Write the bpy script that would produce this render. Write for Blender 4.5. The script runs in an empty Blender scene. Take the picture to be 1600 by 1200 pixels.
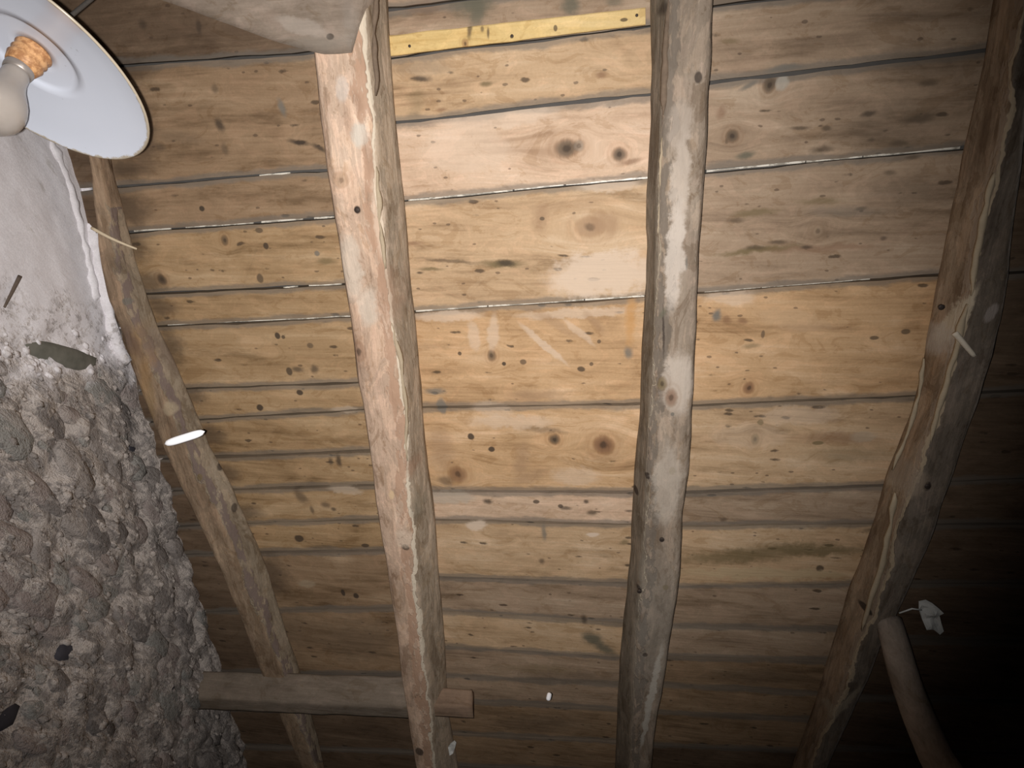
import bpy, bmesh, math, random
from mathutils import Vector, Matrix, noise
random.seed(7)
SC = bpy.context.scene
COL = SC.collection

# ------------------------------------------------------------------ camera
F = 1000.0
EL = math.radians(38)
CAM = Vector((0, 0, 1.5))
FW = Vector((0, math.cos(EL), math.sin(EL)))
UP = Vector((0, -math.sin(EL), math.cos(EL)))
RT = Vector((1, 0, 0))
cd = bpy.data.cameras.new('camera')
cd.sensor_width = 36.0
cd.lens = 36.0 * F / 1600.0
cd.clip_start = 0.02
cam = bpy.data.objects.new('camera', cd)
COL.objects.link(cam)
cam.matrix_world = Matrix.Translation(CAM) @ Matrix((RT, UP, -FW)).transposed().to_4x4()
SC.camera = cam

# ------------------------------------------------------------------ world, light, exposure
w = bpy.data.worlds.new('night')
w.use_nodes = True
w.node_tree.nodes['Background'].inputs[0].default_value = (0.75, 0.82, 1.0, 1)
w.node_tree.nodes['Background'].inputs[1].default_value = 0.006
SC.world = w
SC.view_settings.view_transform = 'Standard'
SC.view_settings.look = 'None'
SC.view_settings.gamma = 1.0
SC.view_settings.use_curve_mapping = False
SC.view_settings.exposure = 0.0

def ray(x, y):
    return FW + RT * ((x - 800) / F) - UP * ((y - 600) / F)

ld = bpy.data.lights.new('phone_flash', 'SPOT')
ld.energy = 117.0
ld.color = (1.0, 0.955, 0.925)
ld.spot_size = math.radians(105)
ld.spot_blend = 1.0
ld.shadow_soft_size = 0.004
lo = bpy.data.objects.new('phone_flash', ld)
COL.objects.link(lo)
lo.location = CAM + RT * -0.016 + UP * -0.004
lo.rotation_euler = ray(665, 485).to_track_quat('-Z', 'Y').to_euler()

# ------------------------------------------------------------------ roof frame (U across, V down the slope, N into the room)
def nrm(v):
    v = Vector(v); v.normalize(); return v
VV = nrm(ray(900, 3000))
u_ = -nrm(ray(-4770, 783))
UU = nrm(u_ - VV * u_.dot(VV))
NN = UU.cross(VV)
P0 = CAM + FW * 1.6
if NN.dot(CAM - P0) < 0:
    NN = -NN
def roof(x, y, h=0.0):
    d = ray(x, y); o = P0 + NN * h
    return CAM + d * ((o - CAM).dot(NN) / d.dot(NN))
def ruv(p):
    q = p - P0
    return Vector((q.dot(UU), q.dot(VV), q.dot(NN)))
def ru(x, y, h=0.0):
    return ruv(roof(x, y, h))
def rw(u, v, h):
    return P0 + UU * u + VV * v + NN * h
def proj(p):
    d = p - CAM; z = d.dot(FW)
    return (800 + F * d.dot(RT) / z, 600 - F * d.dot(UP) / z, z)
# wall frame (s forward, z up, e into the room)
W0 = roof(200, 560)
HD = nrm((0.0552, 0.9985, 0))
WN = nrm((0.9985, -0.0552, 0))
def wallp(x, y, e=0.0):
    d = ray(x, y); o = W0 + WN * e
    return CAM + d * ((o - CAM).dot(WN) / d.dot(WN))
def wsz(p):
    return ((p - W0).dot(HD), p.z)
def ww(s, z, e=0.0):
    p = W0 + HD * s + WN * e
    return Vector((p.x, p.y, z))
def roof_z(x, y, h=0.0):
    o = P0 + NN * h
    return o.z - (NN.x * (x - o.x) + NN.y * (y - o.y)) / NN.z

def lerp(a, b, t): return a + (b - a) * t
def interp(pts, y):
    if y <= pts[0][1]: a, b = pts[0], pts[1]
    elif y >= pts[-1][1]: a, b = pts[-2], pts[-1]
    else:
        for a, b in zip(pts, pts[1:]):
            if a[1] <= y <= b[1]: break
    return a[0] + (b[0] - a[0]) * (y - a[1]) / (b[1] - a[1])
def fbm(p, o=3):
    return noise.fractal(p, 1.0, 2.0, o)

# ------------------------------------------------------------------ node helpers
class NB:
    def __init__(self, tree): self.t = tree; self.n = tree.nodes; self.l = tree.links
    def set(self, sock, v):
        if v is None: return
        if isinstance(v, bpy.types.NodeSocket): self.l.new(v, sock)
        else:
            if sock.type == 'RGBA' and len(v) == 3: v = (*v, 1)
            sock.default_value = v
    def math(self, op, a, b=None, c=None, clamp=False):
        n = self.n.new('ShaderNodeMath'); n.operation = op; n.use_clamp = clamp
        for s, v in zip(n.inputs, (a, b, c)): self.set(s, v)
        return n.outputs[0]
    def vm(self, op, a, b=None, out=0, scale=None):
        n = self.n.new('ShaderNodeVectorMath'); n.operation = op
        self.set(n.inputs[0], a); self.set(n.inputs[1], b)
        if scale is not None: self.set(n.inputs['Scale'], scale)
        return n.outputs[out]
    def length(self, a): return self.vm('LENGTH', a, None, 1)
    def mix(self, f, a, b, mode='MIX'):
        n = self.n.new('ShaderNodeMix'); n.data_type = 'RGBA'; n.blend_type = mode
        self.set(n.inputs[0], f); self.set(n.inputs[6], a); self.set(n.inputs[7], b)
        return n.outputs[2]
    def noise(self, vec, scale, detail=3, rough=0.55, out=0, dist=0.0):
        n = self.n.new('ShaderNodeTexNoise')
        self.set(n.inputs['Vector'], vec); n.inputs['Scale'].default_value = scale
        n.inputs['Detail'].default_value = detail; n.inputs['Roughness'].default_value = rough
        n.inputs['Distortion'].default_value = dist
        return n.outputs[out]
    def voro(self, vec, scale, out='Distance', rnd=1.0):
        n = self.n.new('ShaderNodeTexVoronoi'); self.set(n.inputs['Vector'], vec)
        n.inputs['Scale'].default_value = scale; n.inputs['Randomness'].default_value = rnd
        return n.outputs[out], n
    def step(self, v, a, b, x=0.0, y=1.0):
        n = self.n.new('ShaderNodeMapRange'); n.interpolation_type = 'SMOOTHSTEP'
        self.set(n.inputs[0], v)
        for i, k in enumerate((a, b, x, y)): self.set(n.inputs[i + 1], k)
        return n.outputs[0]
    def attr(self, name, out='Vector'):
        n = self.n.new('ShaderNodeAttribute'); n.attribute_name = name
        return n.outputs[out]
    def bump(self, h, strength=0.4, dist=0.004):
        n = self.n.new('ShaderNodeBump'); n.inputs['Strength'].default_value = strength
        n.inputs['Distance'].default_value = dist; self.set(n.inputs['Height'], h)
        return n.outputs[0]
    def rot(self, v, ang):
        n = self.n.new('ShaderNodeVectorRotate'); n.rotation_type = 'Z_AXIS'
        self.set(n.inputs['Vector'], v); n.inputs['Angle'].default_value = ang
        return n.outputs[0]

def new_mat(name, rough=0.8, spec=0.2):
    m = bpy.data.materials.new(name); m.use_nodes = True
    b = NB(m.node_tree)
    p = m.node_tree.nodes['Principled BSDF']
    p.inputs['Roughness'].default_value = rough
    p.inputs['Specular IOR Level'].default_value = spec
    return m, b, p

# node group: old wood, grain running along the first axis of Vector
def wood_group():
    g = bpy.data.node_groups.new('old_wood', 'ShaderNodeTree')
    I = g.interface
    for nm, ty in (('Vector', 'NodeSocketVector'), ('Dark', 'NodeSocketColor'), ('Mid', 'NodeSocketColor'),
                   ('Light', 'NodeSocketColor'), ('Stain', 'NodeSocketFloat'), ('Specks', 'NodeSocketFloat')):
        I.new_socket(nm, in_out='INPUT', socket_type=ty)
    for nm, ty in (('Color', 'NodeSocketColor'), ('Height', 'NodeSocketFloat'), ('Warped', 'NodeSocketVector')):
        I.new_socket(nm, in_out='OUTPUT', socket_type=ty)
    gi = g.nodes.new('NodeGroupInput'); go = g.nodes.new('NodeGroupOutput')
    b = NB(g)
    V = gi.outputs['Vector']
    oi = g.nodes.new('ShaderNodeObjectInfo')
    off = b.vm('SCALE', (3.1, 7.7, 5.3), scale=b.math('MULTIPLY', oi.outputs['Random'], 9.0))
    Q = b.vm('ADD', V, off)
    # wavy fibre
    wn = b.noise(b.vm('MULTIPLY', Q, (2.2, 6.0, 6.0)), 1.0, 2, 0.5, out=1)
    wn = b.vm('SUBTRACT', wn, (0.5, 0.5, 0.5))
    G = b.vm('ADD', Q, b.vm('MULTIPLY', wn, (0.0, 0.045, 0.03)))
    fine = b.noise(b.vm('MULTIPLY', G, (5.0, 150.0, 150.0)), 1.0, 3, 0.6)
    band = b.noise(b.vm('MULTIPLY', G, (1.6, 32.0, 32.0)), 1.0, 3, 0.6)
    big = b.noise(b.vm('MULTIPLY', Q, (4.0, 9.0, 9.0)), 1.0, 4, 0.6, dist=0.8)
    t = b.math('ADD', b.math('MULTIPLY', fine, 0.30), b.math('MULTIPLY', band, 0.38))
    t = b.math('ADD', t, b.math('MULTIPLY', big, 0.62))
    lo = b.step(t, 0.40, 0.66); hi = b.step(t, 0.62, 0.92)
    c = b.mix(lo, gi.outputs['Dark'], gi.outputs['Mid'])
    c = b.mix(hi, c, gi.outputs['Light'])
    # grey weathering and darker damp stains
    s1 = b.noise(b.vm('MULTIPLY', Q, (1.9, 11.0, 11.0)), 1.3, 6, 0.68)
    st = b.math('MULTIPLY', b.step(s1, 0.52, 0.70), gi.outputs['Stain'])
    c = b.mix(b.math('MULTIPLY', st, 0.85), c, b.mix(1.0, c, (0.46, 0.42, 0.36, 1), 'MULTIPLY'))
    # scraped pale and sooty patches with ragged edges
    bl = b.noise(b.vm('MULTIPLY', Q, (11.0, 22.0, 22.0)), 1.0, 6, 0.68, dist=1.2)
    c = b.mix(b.math('MULTIPLY', b.step(bl, 0.535, 0.575), 0.42), c, b.mix(1.0, c, (1.24, 1.20, 1.22, 1), 'MULTIPLY'))
    c = b.mix(b.math('MULTIPLY', b.step(bl, 0.45, 0.40), 0.5), c, b.mix(1.0, c, (0.74, 0.67, 0.58, 1), 'MULTIPLY'))
    # short dark fibre marks
    vo, vn = b.voro(b.vm('MULTIPLY', Q, (15.0, 46.0, 46.0)), 1.0)
    hsh = b.vm('DOT_PRODUCT', vn.outputs['Color'], (0.5, 0.3, 0.2), out=1)
    sel = b.math('GREATER_THAN', hsh, b.math('SUBTRACT', 1.0, gi.outputs['Specks']))
    jag = b.noise(Q, 60.0, 2, 0.5)
    vd = b.math('ADD', vo, b.math('MULTIPLY', b.math('SUBTRACT', jag, 0.5), 0.35))
    sp = b.math('MULTIPLY', b.step(vd, 0.10, 0.24, 1.0, 0.0), sel)
    c = b.mix(b.math('MULTIPLY', sp, 0.78), c, (0.055, 0.037, 0.024, 1))
    vo2, vn2 = b.voro(b.vm('MULTIPLY', Q, (34.0, 70.0, 70.0)), 1.0)
    sel2 = b.math('GREATER_THAN', b.vm('DOT_PRODUCT', vn2.outputs['Color'], (0.5, 0.3, 0.2), out=1), b.math('SUBTRACT', 1.0, gi.outputs['Specks']))
    sp2 = b.math('MULTIPLY', b.step(b.math('ADD', vo2, b.math('MULTIPLY', b.math('SUBTRACT', jag, 0.5), 0.5)), 0.10, 0.20, 1.0, 0.0), sel2)
    c = b.mix(b.math('MULTIPLY', sp2, 0.6), c, (0.07, 0.045, 0.03, 1))
    # fine grime
    gr = b.noise(Q, 190.0, 2, 0.6)
    c = b.mix(0.22, c, b.mix(1.0, c, b.mix(gr, (0.45, 0.43, 0.4, 1), (1.5, 1.5, 1.5, 1)), 'MULTIPLY'))
    h = b.math('ADD', b.math('MULTIPLY', fine, 0.35), b.math('MULTIPLY', big, 0.9))
    h = b.math('SUBTRACT', h, b.math('MULTIPLY', sp, 0.5))
    W = b.vm('SUBTRACT', b.noise(V, 26.0, 5, 0.7, out=1), (0.5, 0.5, 0.5))
    g.links.new(c, go.inputs['Color']); g.links.new(h, go.inputs['Height']); g.links.new(W, go.inputs['Warped'])
    return g
WOOD = wood_group()

def grain_swirl(b, vec, feats):
    """grain bends round the knots"""
    out = vec
    for (kind, u, v, r1, r2, ang, colr, k) in feats:
        if kind != 'knot': continue
        d = b.vm('SUBTRACT', vec, (u, v, 0.0))
        L = b.length(b.vm('MULTIPLY', d, (1 / (r1 * 5.5), 1 / (r2 * 4.0), 0.0)))
        out = b.vm('ADD', out, b.vm('SCALE', b.vm('MULTIPLY', d, (0.0, -0.85, 0.0)), scale=b.step(L, 0.1, 1.0, 1.0, 0.0)))
    return out
def add_features(b, c, W, feats, plain=None):
    """feats: (kind, u, v, ru, rv, angle, colour, strength); local marks in the wood colour, painted shade by the leaning pole among them"""
    for (kind, u, v, r1, r2, ang, colr, k) in feats:
        d = b.vm('SUBTRACT', plain, (u, v, 0.0))
        amp = 1.5 * min(r1, r2) + 0.15 * max(r1, r2) if kind in ('patch', 'blob') else (0.7 if kind == 'hole' else 1.1) * min(r1, r2)
        d = b.vm('ADD', d, b.vm('SCALE', W, scale=amp))
        if ang: d = b.rot(d, -ang)
        d = b.vm('MULTIPLY', d, (1 / r1, 1 / r2, 0.0))
        L = b.length(d)
        if kind == 'knot':
            ring = b.math('SINE', b.math('MULTIPLY', L, 8.5))
            halo = b.step(L, 0.9, 2.5, 1.0, 0.0)
            hv = b.math('MULTIPLY', halo, b.math('MULTIPLY_ADD', ring, 0.16, 0.34))
            c = b.mix(b.math('MULTIPLY', hv, k), c, b.mix(1.0, c, (0.58, 0.46, 0.36, 1), 'MULTIPLY'))
            core = b.step(L, 0.55, 1.25, 1.0, 0.0)
            c = b.mix(b.math('MULTIPLY', core, 0.85 * k), c, colr)
            eye = b.step(L, 0.2, 0.55, 1.0, 0.0)
            c = b.mix(b.math('MULTIPLY', eye, 0.7 * k), c, (0.04, 0.028, 0.02, 1))
        elif kind == 'hole':
            c = b.mix(b.math('MULTIPLY', b.step(L, 0.7, 1.1, 1.0, 0.0), k), c, colr)
        else:
            soft = 0.35 if kind == 'patch' else 0.7
            c = b.mix(b.math('MULTIPLY', b.step(L, 1.0 - soft, 1.0 + soft * 0.5, 1.0, 0.0), k), c, colr)
    return c

TONES = {
 'orange': ((.31, .185, .09), (.52, .335, .18), (.69, .49, .31)),
 'pale':   ((.38, .25, .16), (.59, .425, .295), (.71, .56, .43)),
 'tan':    ((.31, .20, .112), (.50, .345, .205), (.63, .475, .32)),
 'grey':   ((.20, .138, .09), (.345, .247, .166), (.48, .37, .265)),
 'honey':  ((.20, .122, .058), (.37, .245, .13), (.51, .365, .22)),
 'brown':  ((.155, .098, .054), (.285, .19, .112), (.41, .295, .187)),
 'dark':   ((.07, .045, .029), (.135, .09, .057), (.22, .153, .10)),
}
def plank_mat(i, tone, feats, stain=0.6, specks=0.10):
    m, b, p = new_mat('plank_wood.%03d' % i, 0.72, 0.25)
    g = b.n.new('ShaderNodeGroup'); g.node_tree = WOOD
    rp = b.attr('rp')
    b.set(g.inputs['Vector'], grain_swirl(b, rp, feats))
    for nm, c in zip(('Dark', 'Mid', 'Light'), TONES[tone]): b.set(g.inputs[nm], c)
    g.inputs['Stain'].default_value = stain; g.inputs['Specks'].default_value = specks
    c = g.outputs['Color']
    # grey dirt along the sawn edges
    ed = b.attr('edge', 'Fac')
    en = b.noise(b.vm('MULTIPLY', rp, (9.0, 20.0, 1.0)), 1.0, 4, 0.7)
    lim = b.math('MULTIPLY_ADD', en, 0.030, -0.006)
    dirt = b.step(b.math('SUBTRACT', ed, lim), -0.004, 0.006, 1.0, 0.0)
    c = b.mix(b.math('MULTIPLY', dirt, 0.62), c, (0.15, 0.135, 0.115, 1))
    c = add_features(b, c, g.outputs['Warped'], feats, rp)
    b.set(p.inputs['Base Color'], c)
    b.set(p.inputs['Normal'], b.bump(g.outputs['Height'], 0.55, 0.004))
    return m

# ------------------------------------------------------------------ mesh helpers
def link(name, me, mat, parent=None):
    o = bpy.data.objects.new(name, me)
    COL.objects.link(o)
    if mat: me.materials.append(mat)
    if parent: o.parent = parent
    return o
def tag(o, label, cat, group=None):
    o['label'] = label; o['category'] = cat
    if group: o['group'] = group
    return o
def empty(name, loc=(0, 0, 0)):
    o = bpy.data.objects.new(name, None); COL.objects.link(o); o.location = loc
    o.empty_display_size = 0.05
    return o
def mesh(name, verts, faces, attrs=None, smooth=True):
    me = bpy.data.meshes.new(name)
    me.from_pydata([tuple(v) for v in verts], [], faces)
    for nm, (ty, data) in (attrs or {}).items():
        a = me.attributes.new(nm, ty, 'POINT')
        if ty == 'FLOAT_VECTOR': a.data.foreach_set('vector', [x for v in data for x in v])
        else: a.data.foreach_set('value', list(data))
    bm = bmesh.new(); bm.from_mesh(me)
    bmesh.ops.recalc_face_normals(bm, faces=bm.faces)
    bm.to_mesh(me); bm.free()
    for q in me.polygons: q.use_smooth = smooth
    return me
def chaikin(poly, k=0.2, it=2):
    for _ in range(it):
        out = []
        n = len(poly)
        for i in range(n):
            a, b2 = poly[i], poly[(i + 1) % n]
            out.append(a.lerp(b2, k)); out.append(a.lerp(b2, 1 - k))
        poly = out
    return poly
def sweep(name, rings, extra=None, smooth=True):
    """closed rings of equal length, capped at both ends; stores roof coordinates in 'rp'"""
    n = len(rings[0]); verts = [p for r in rings for p in r]; faces = []
    for i in range(len(rings) - 1):
        for j in range(n):
            k = (j + 1) % n
            faces.append((i * n + j, i * n + k, (i + 1) * n + k, (i + 1) * n + j))
    faces.append(tuple(range(n))); faces.append(tuple(len(verts) - n + j for j in range(n)))
    at = {'rp': ('FLOAT_VECTOR', [ruv(p) for p in verts])}
    if extra: at.update({k: ('FLOAT', v) for k, v in extra.items()})
    return mesh(name, verts, faces, at, smooth)
def tube_rings(pts, radii, n=10, jit=0.0, seed=0.0):
    rings = []
    for i, p in enumerate(pts):
        a = pts[max(0, i - 1)]; b2 = pts[min(len(pts) - 1, i + 1)]
        d = nrm(b2 - a)
        x = nrm(d.cross(Vector((0.31, 0.2, 0.93)) if abs(d.z) < 0.9 else Vector((1, 0, 0)))); y = d.cross(x)
        r = []
        for j in range(n):
            t = 2 * math.pi * j / n
            o = x * math.cos(t) + y * math.sin(t)
            k = radii[i] * (1 + jit * noise.noise(p * 9 + o * 1.1 + Vector((seed, 0, 0))))
            r.append(p + o * k)
        rings.append(r)
    return rings

# ------------------------------------------------------------------ CEILING: sarking boards, built bay by bay
GAPBK, b_, p_ = new_mat('roof_underlay', 0.95, 0.05)
nb = b_.noise(b_.attr('rp'), 14.0, 3)
b_.set(p_.inputs['Base Color'], b_.mix(nb, (0.06, 0.057, 0.054, 1), (0.13, 0.12, 0.11, 1)))
verts = [rw(u, v, h) for h in (-0.040, -0.060) for v in (-1.9, 2.55) for u in (-1.32, 2.3)]
ceiling = link('ceiling', mesh('ceiling', verts, [(0, 1, 3, 2), (4, 5, 7, 6), (0, 1, 5, 4), (2, 3, 7, 6), (0, 2, 6, 4), (1, 3, 7, 5)],
               {'rp': ('FLOAT_VECTOR', [ruv(p) for p in verts])}, False), GAPBK)
ceiling['kind'] = 'structure'

# rafter centre lines (pixels) used as plank ends
R1 = [(140, 240), (250, 600), (330, 780), (430, 1040), (490, 1200)]
R2 = [(560, 0), (590, 400), (630, 780), (665, 1050), (685, 1200)]
R3 = [(1066, 0), (1050, 400), (1030, 740), (1005, 1050), (990, 1200)]
R4 = [(1570, 100), (1520, 400), (1430, 750), (1330, 1050), (1275, 1200)]
def u_of(line):
    pts = [ru(x, y, 0.0) for x, y in line]
    pts = [(q.x, q.y) for q in pts]
    return lambda v: interp(pts, v)
uR1 = u_of(R1)
uR2, uR3, uR4 = u_of(R2), u_of(R3), u_of(R4)

SEAMS = {
 'L': [(270, 97, 480, 82), (180, 292, 510, 266), (200, 363, 520, 340), (260, 458, 530, 445), (250, 510, 545, 495),
       (300, 607, 555, 598), (320, 655, 562, 640), (340, 714, 572, 705), (380, 764, 580, 758), (390, 818, 588, 812),
       (400, 864, 598, 860), (430, 954, 612, 951), (460, 1052, 630, 1053), (470, 1110, 640, 1114), (480, 1170, 650, 1176)],
 'M': [(610, 14, 1010, -34), (612, 91, 1015, 41), (620, 192, 1015, 147), (635, 314, 1012, 278), (648, 488, 1008, 464), (660, 637, 1000, 631),
       (672, 768, 995, 770), (680, 812, 988, 820), (690, 903, 980, 912), (695, 955, 975, 974), (700, 1010, 970, 1027),
       (703, 1056, 967, 1069), (705, 1094, 960, 1108), (712, 1145, 960, 1158), (715, 1195, 960, 1205)],
 'R': [(1120, 10, 1550, -38), (1108, 130, 1538, 78), (1105, 269, 1505, 231), (1092, 458, 1465, 430), (1083, 633, 1420, 619),
       (1075, 769, 1385, 757), (1068, 822, 1360, 818), (1062, 915, 1330, 913), (1052, 978, 1310, 984), (1045, 1026, 1285, 1031),
       (1036, 1071, 1275, 1084), (1030, 1113, 1265, 1124), (1022, 1163, 1250, 1172)],
 'X': [(1600, -30, 1700, -40), (1600, 90, 1700, 80), (1600, 225, 1700, 216), (1590, 425, 1700, 419), (1570, 612, 1700, 606),
       (1500, 752, 1650, 746), (1480, 820, 1650, 818), (1450, 912, 1650, 912), (1420, 1000, 1650, 1003), (1380, 1090, 1650, 1098), (1340, 1170, 1650, 1180)],
}
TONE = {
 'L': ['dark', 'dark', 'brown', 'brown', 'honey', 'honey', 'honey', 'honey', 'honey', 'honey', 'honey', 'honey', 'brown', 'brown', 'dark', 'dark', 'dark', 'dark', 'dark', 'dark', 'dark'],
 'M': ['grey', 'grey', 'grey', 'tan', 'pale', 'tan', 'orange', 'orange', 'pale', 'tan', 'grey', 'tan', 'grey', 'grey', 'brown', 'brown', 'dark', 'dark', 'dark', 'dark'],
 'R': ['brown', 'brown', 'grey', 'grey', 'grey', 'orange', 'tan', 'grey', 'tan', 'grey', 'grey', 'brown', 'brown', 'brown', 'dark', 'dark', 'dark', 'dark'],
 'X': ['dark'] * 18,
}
DK = (.05, .036, .026, 1); DK2 = (.10, .07, .045, 1); RB = (.19, .095, .05, 1); GY = (.17, .155, .13, 1)
PALE = (.66, .53, .41, 1); OLV = (.17, .125, .06, 1); ORG = (.50, .27, .10, 1); SWL = (.34, .215, .125, 1); GRN = (.13, .12, .085, 1)
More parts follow.
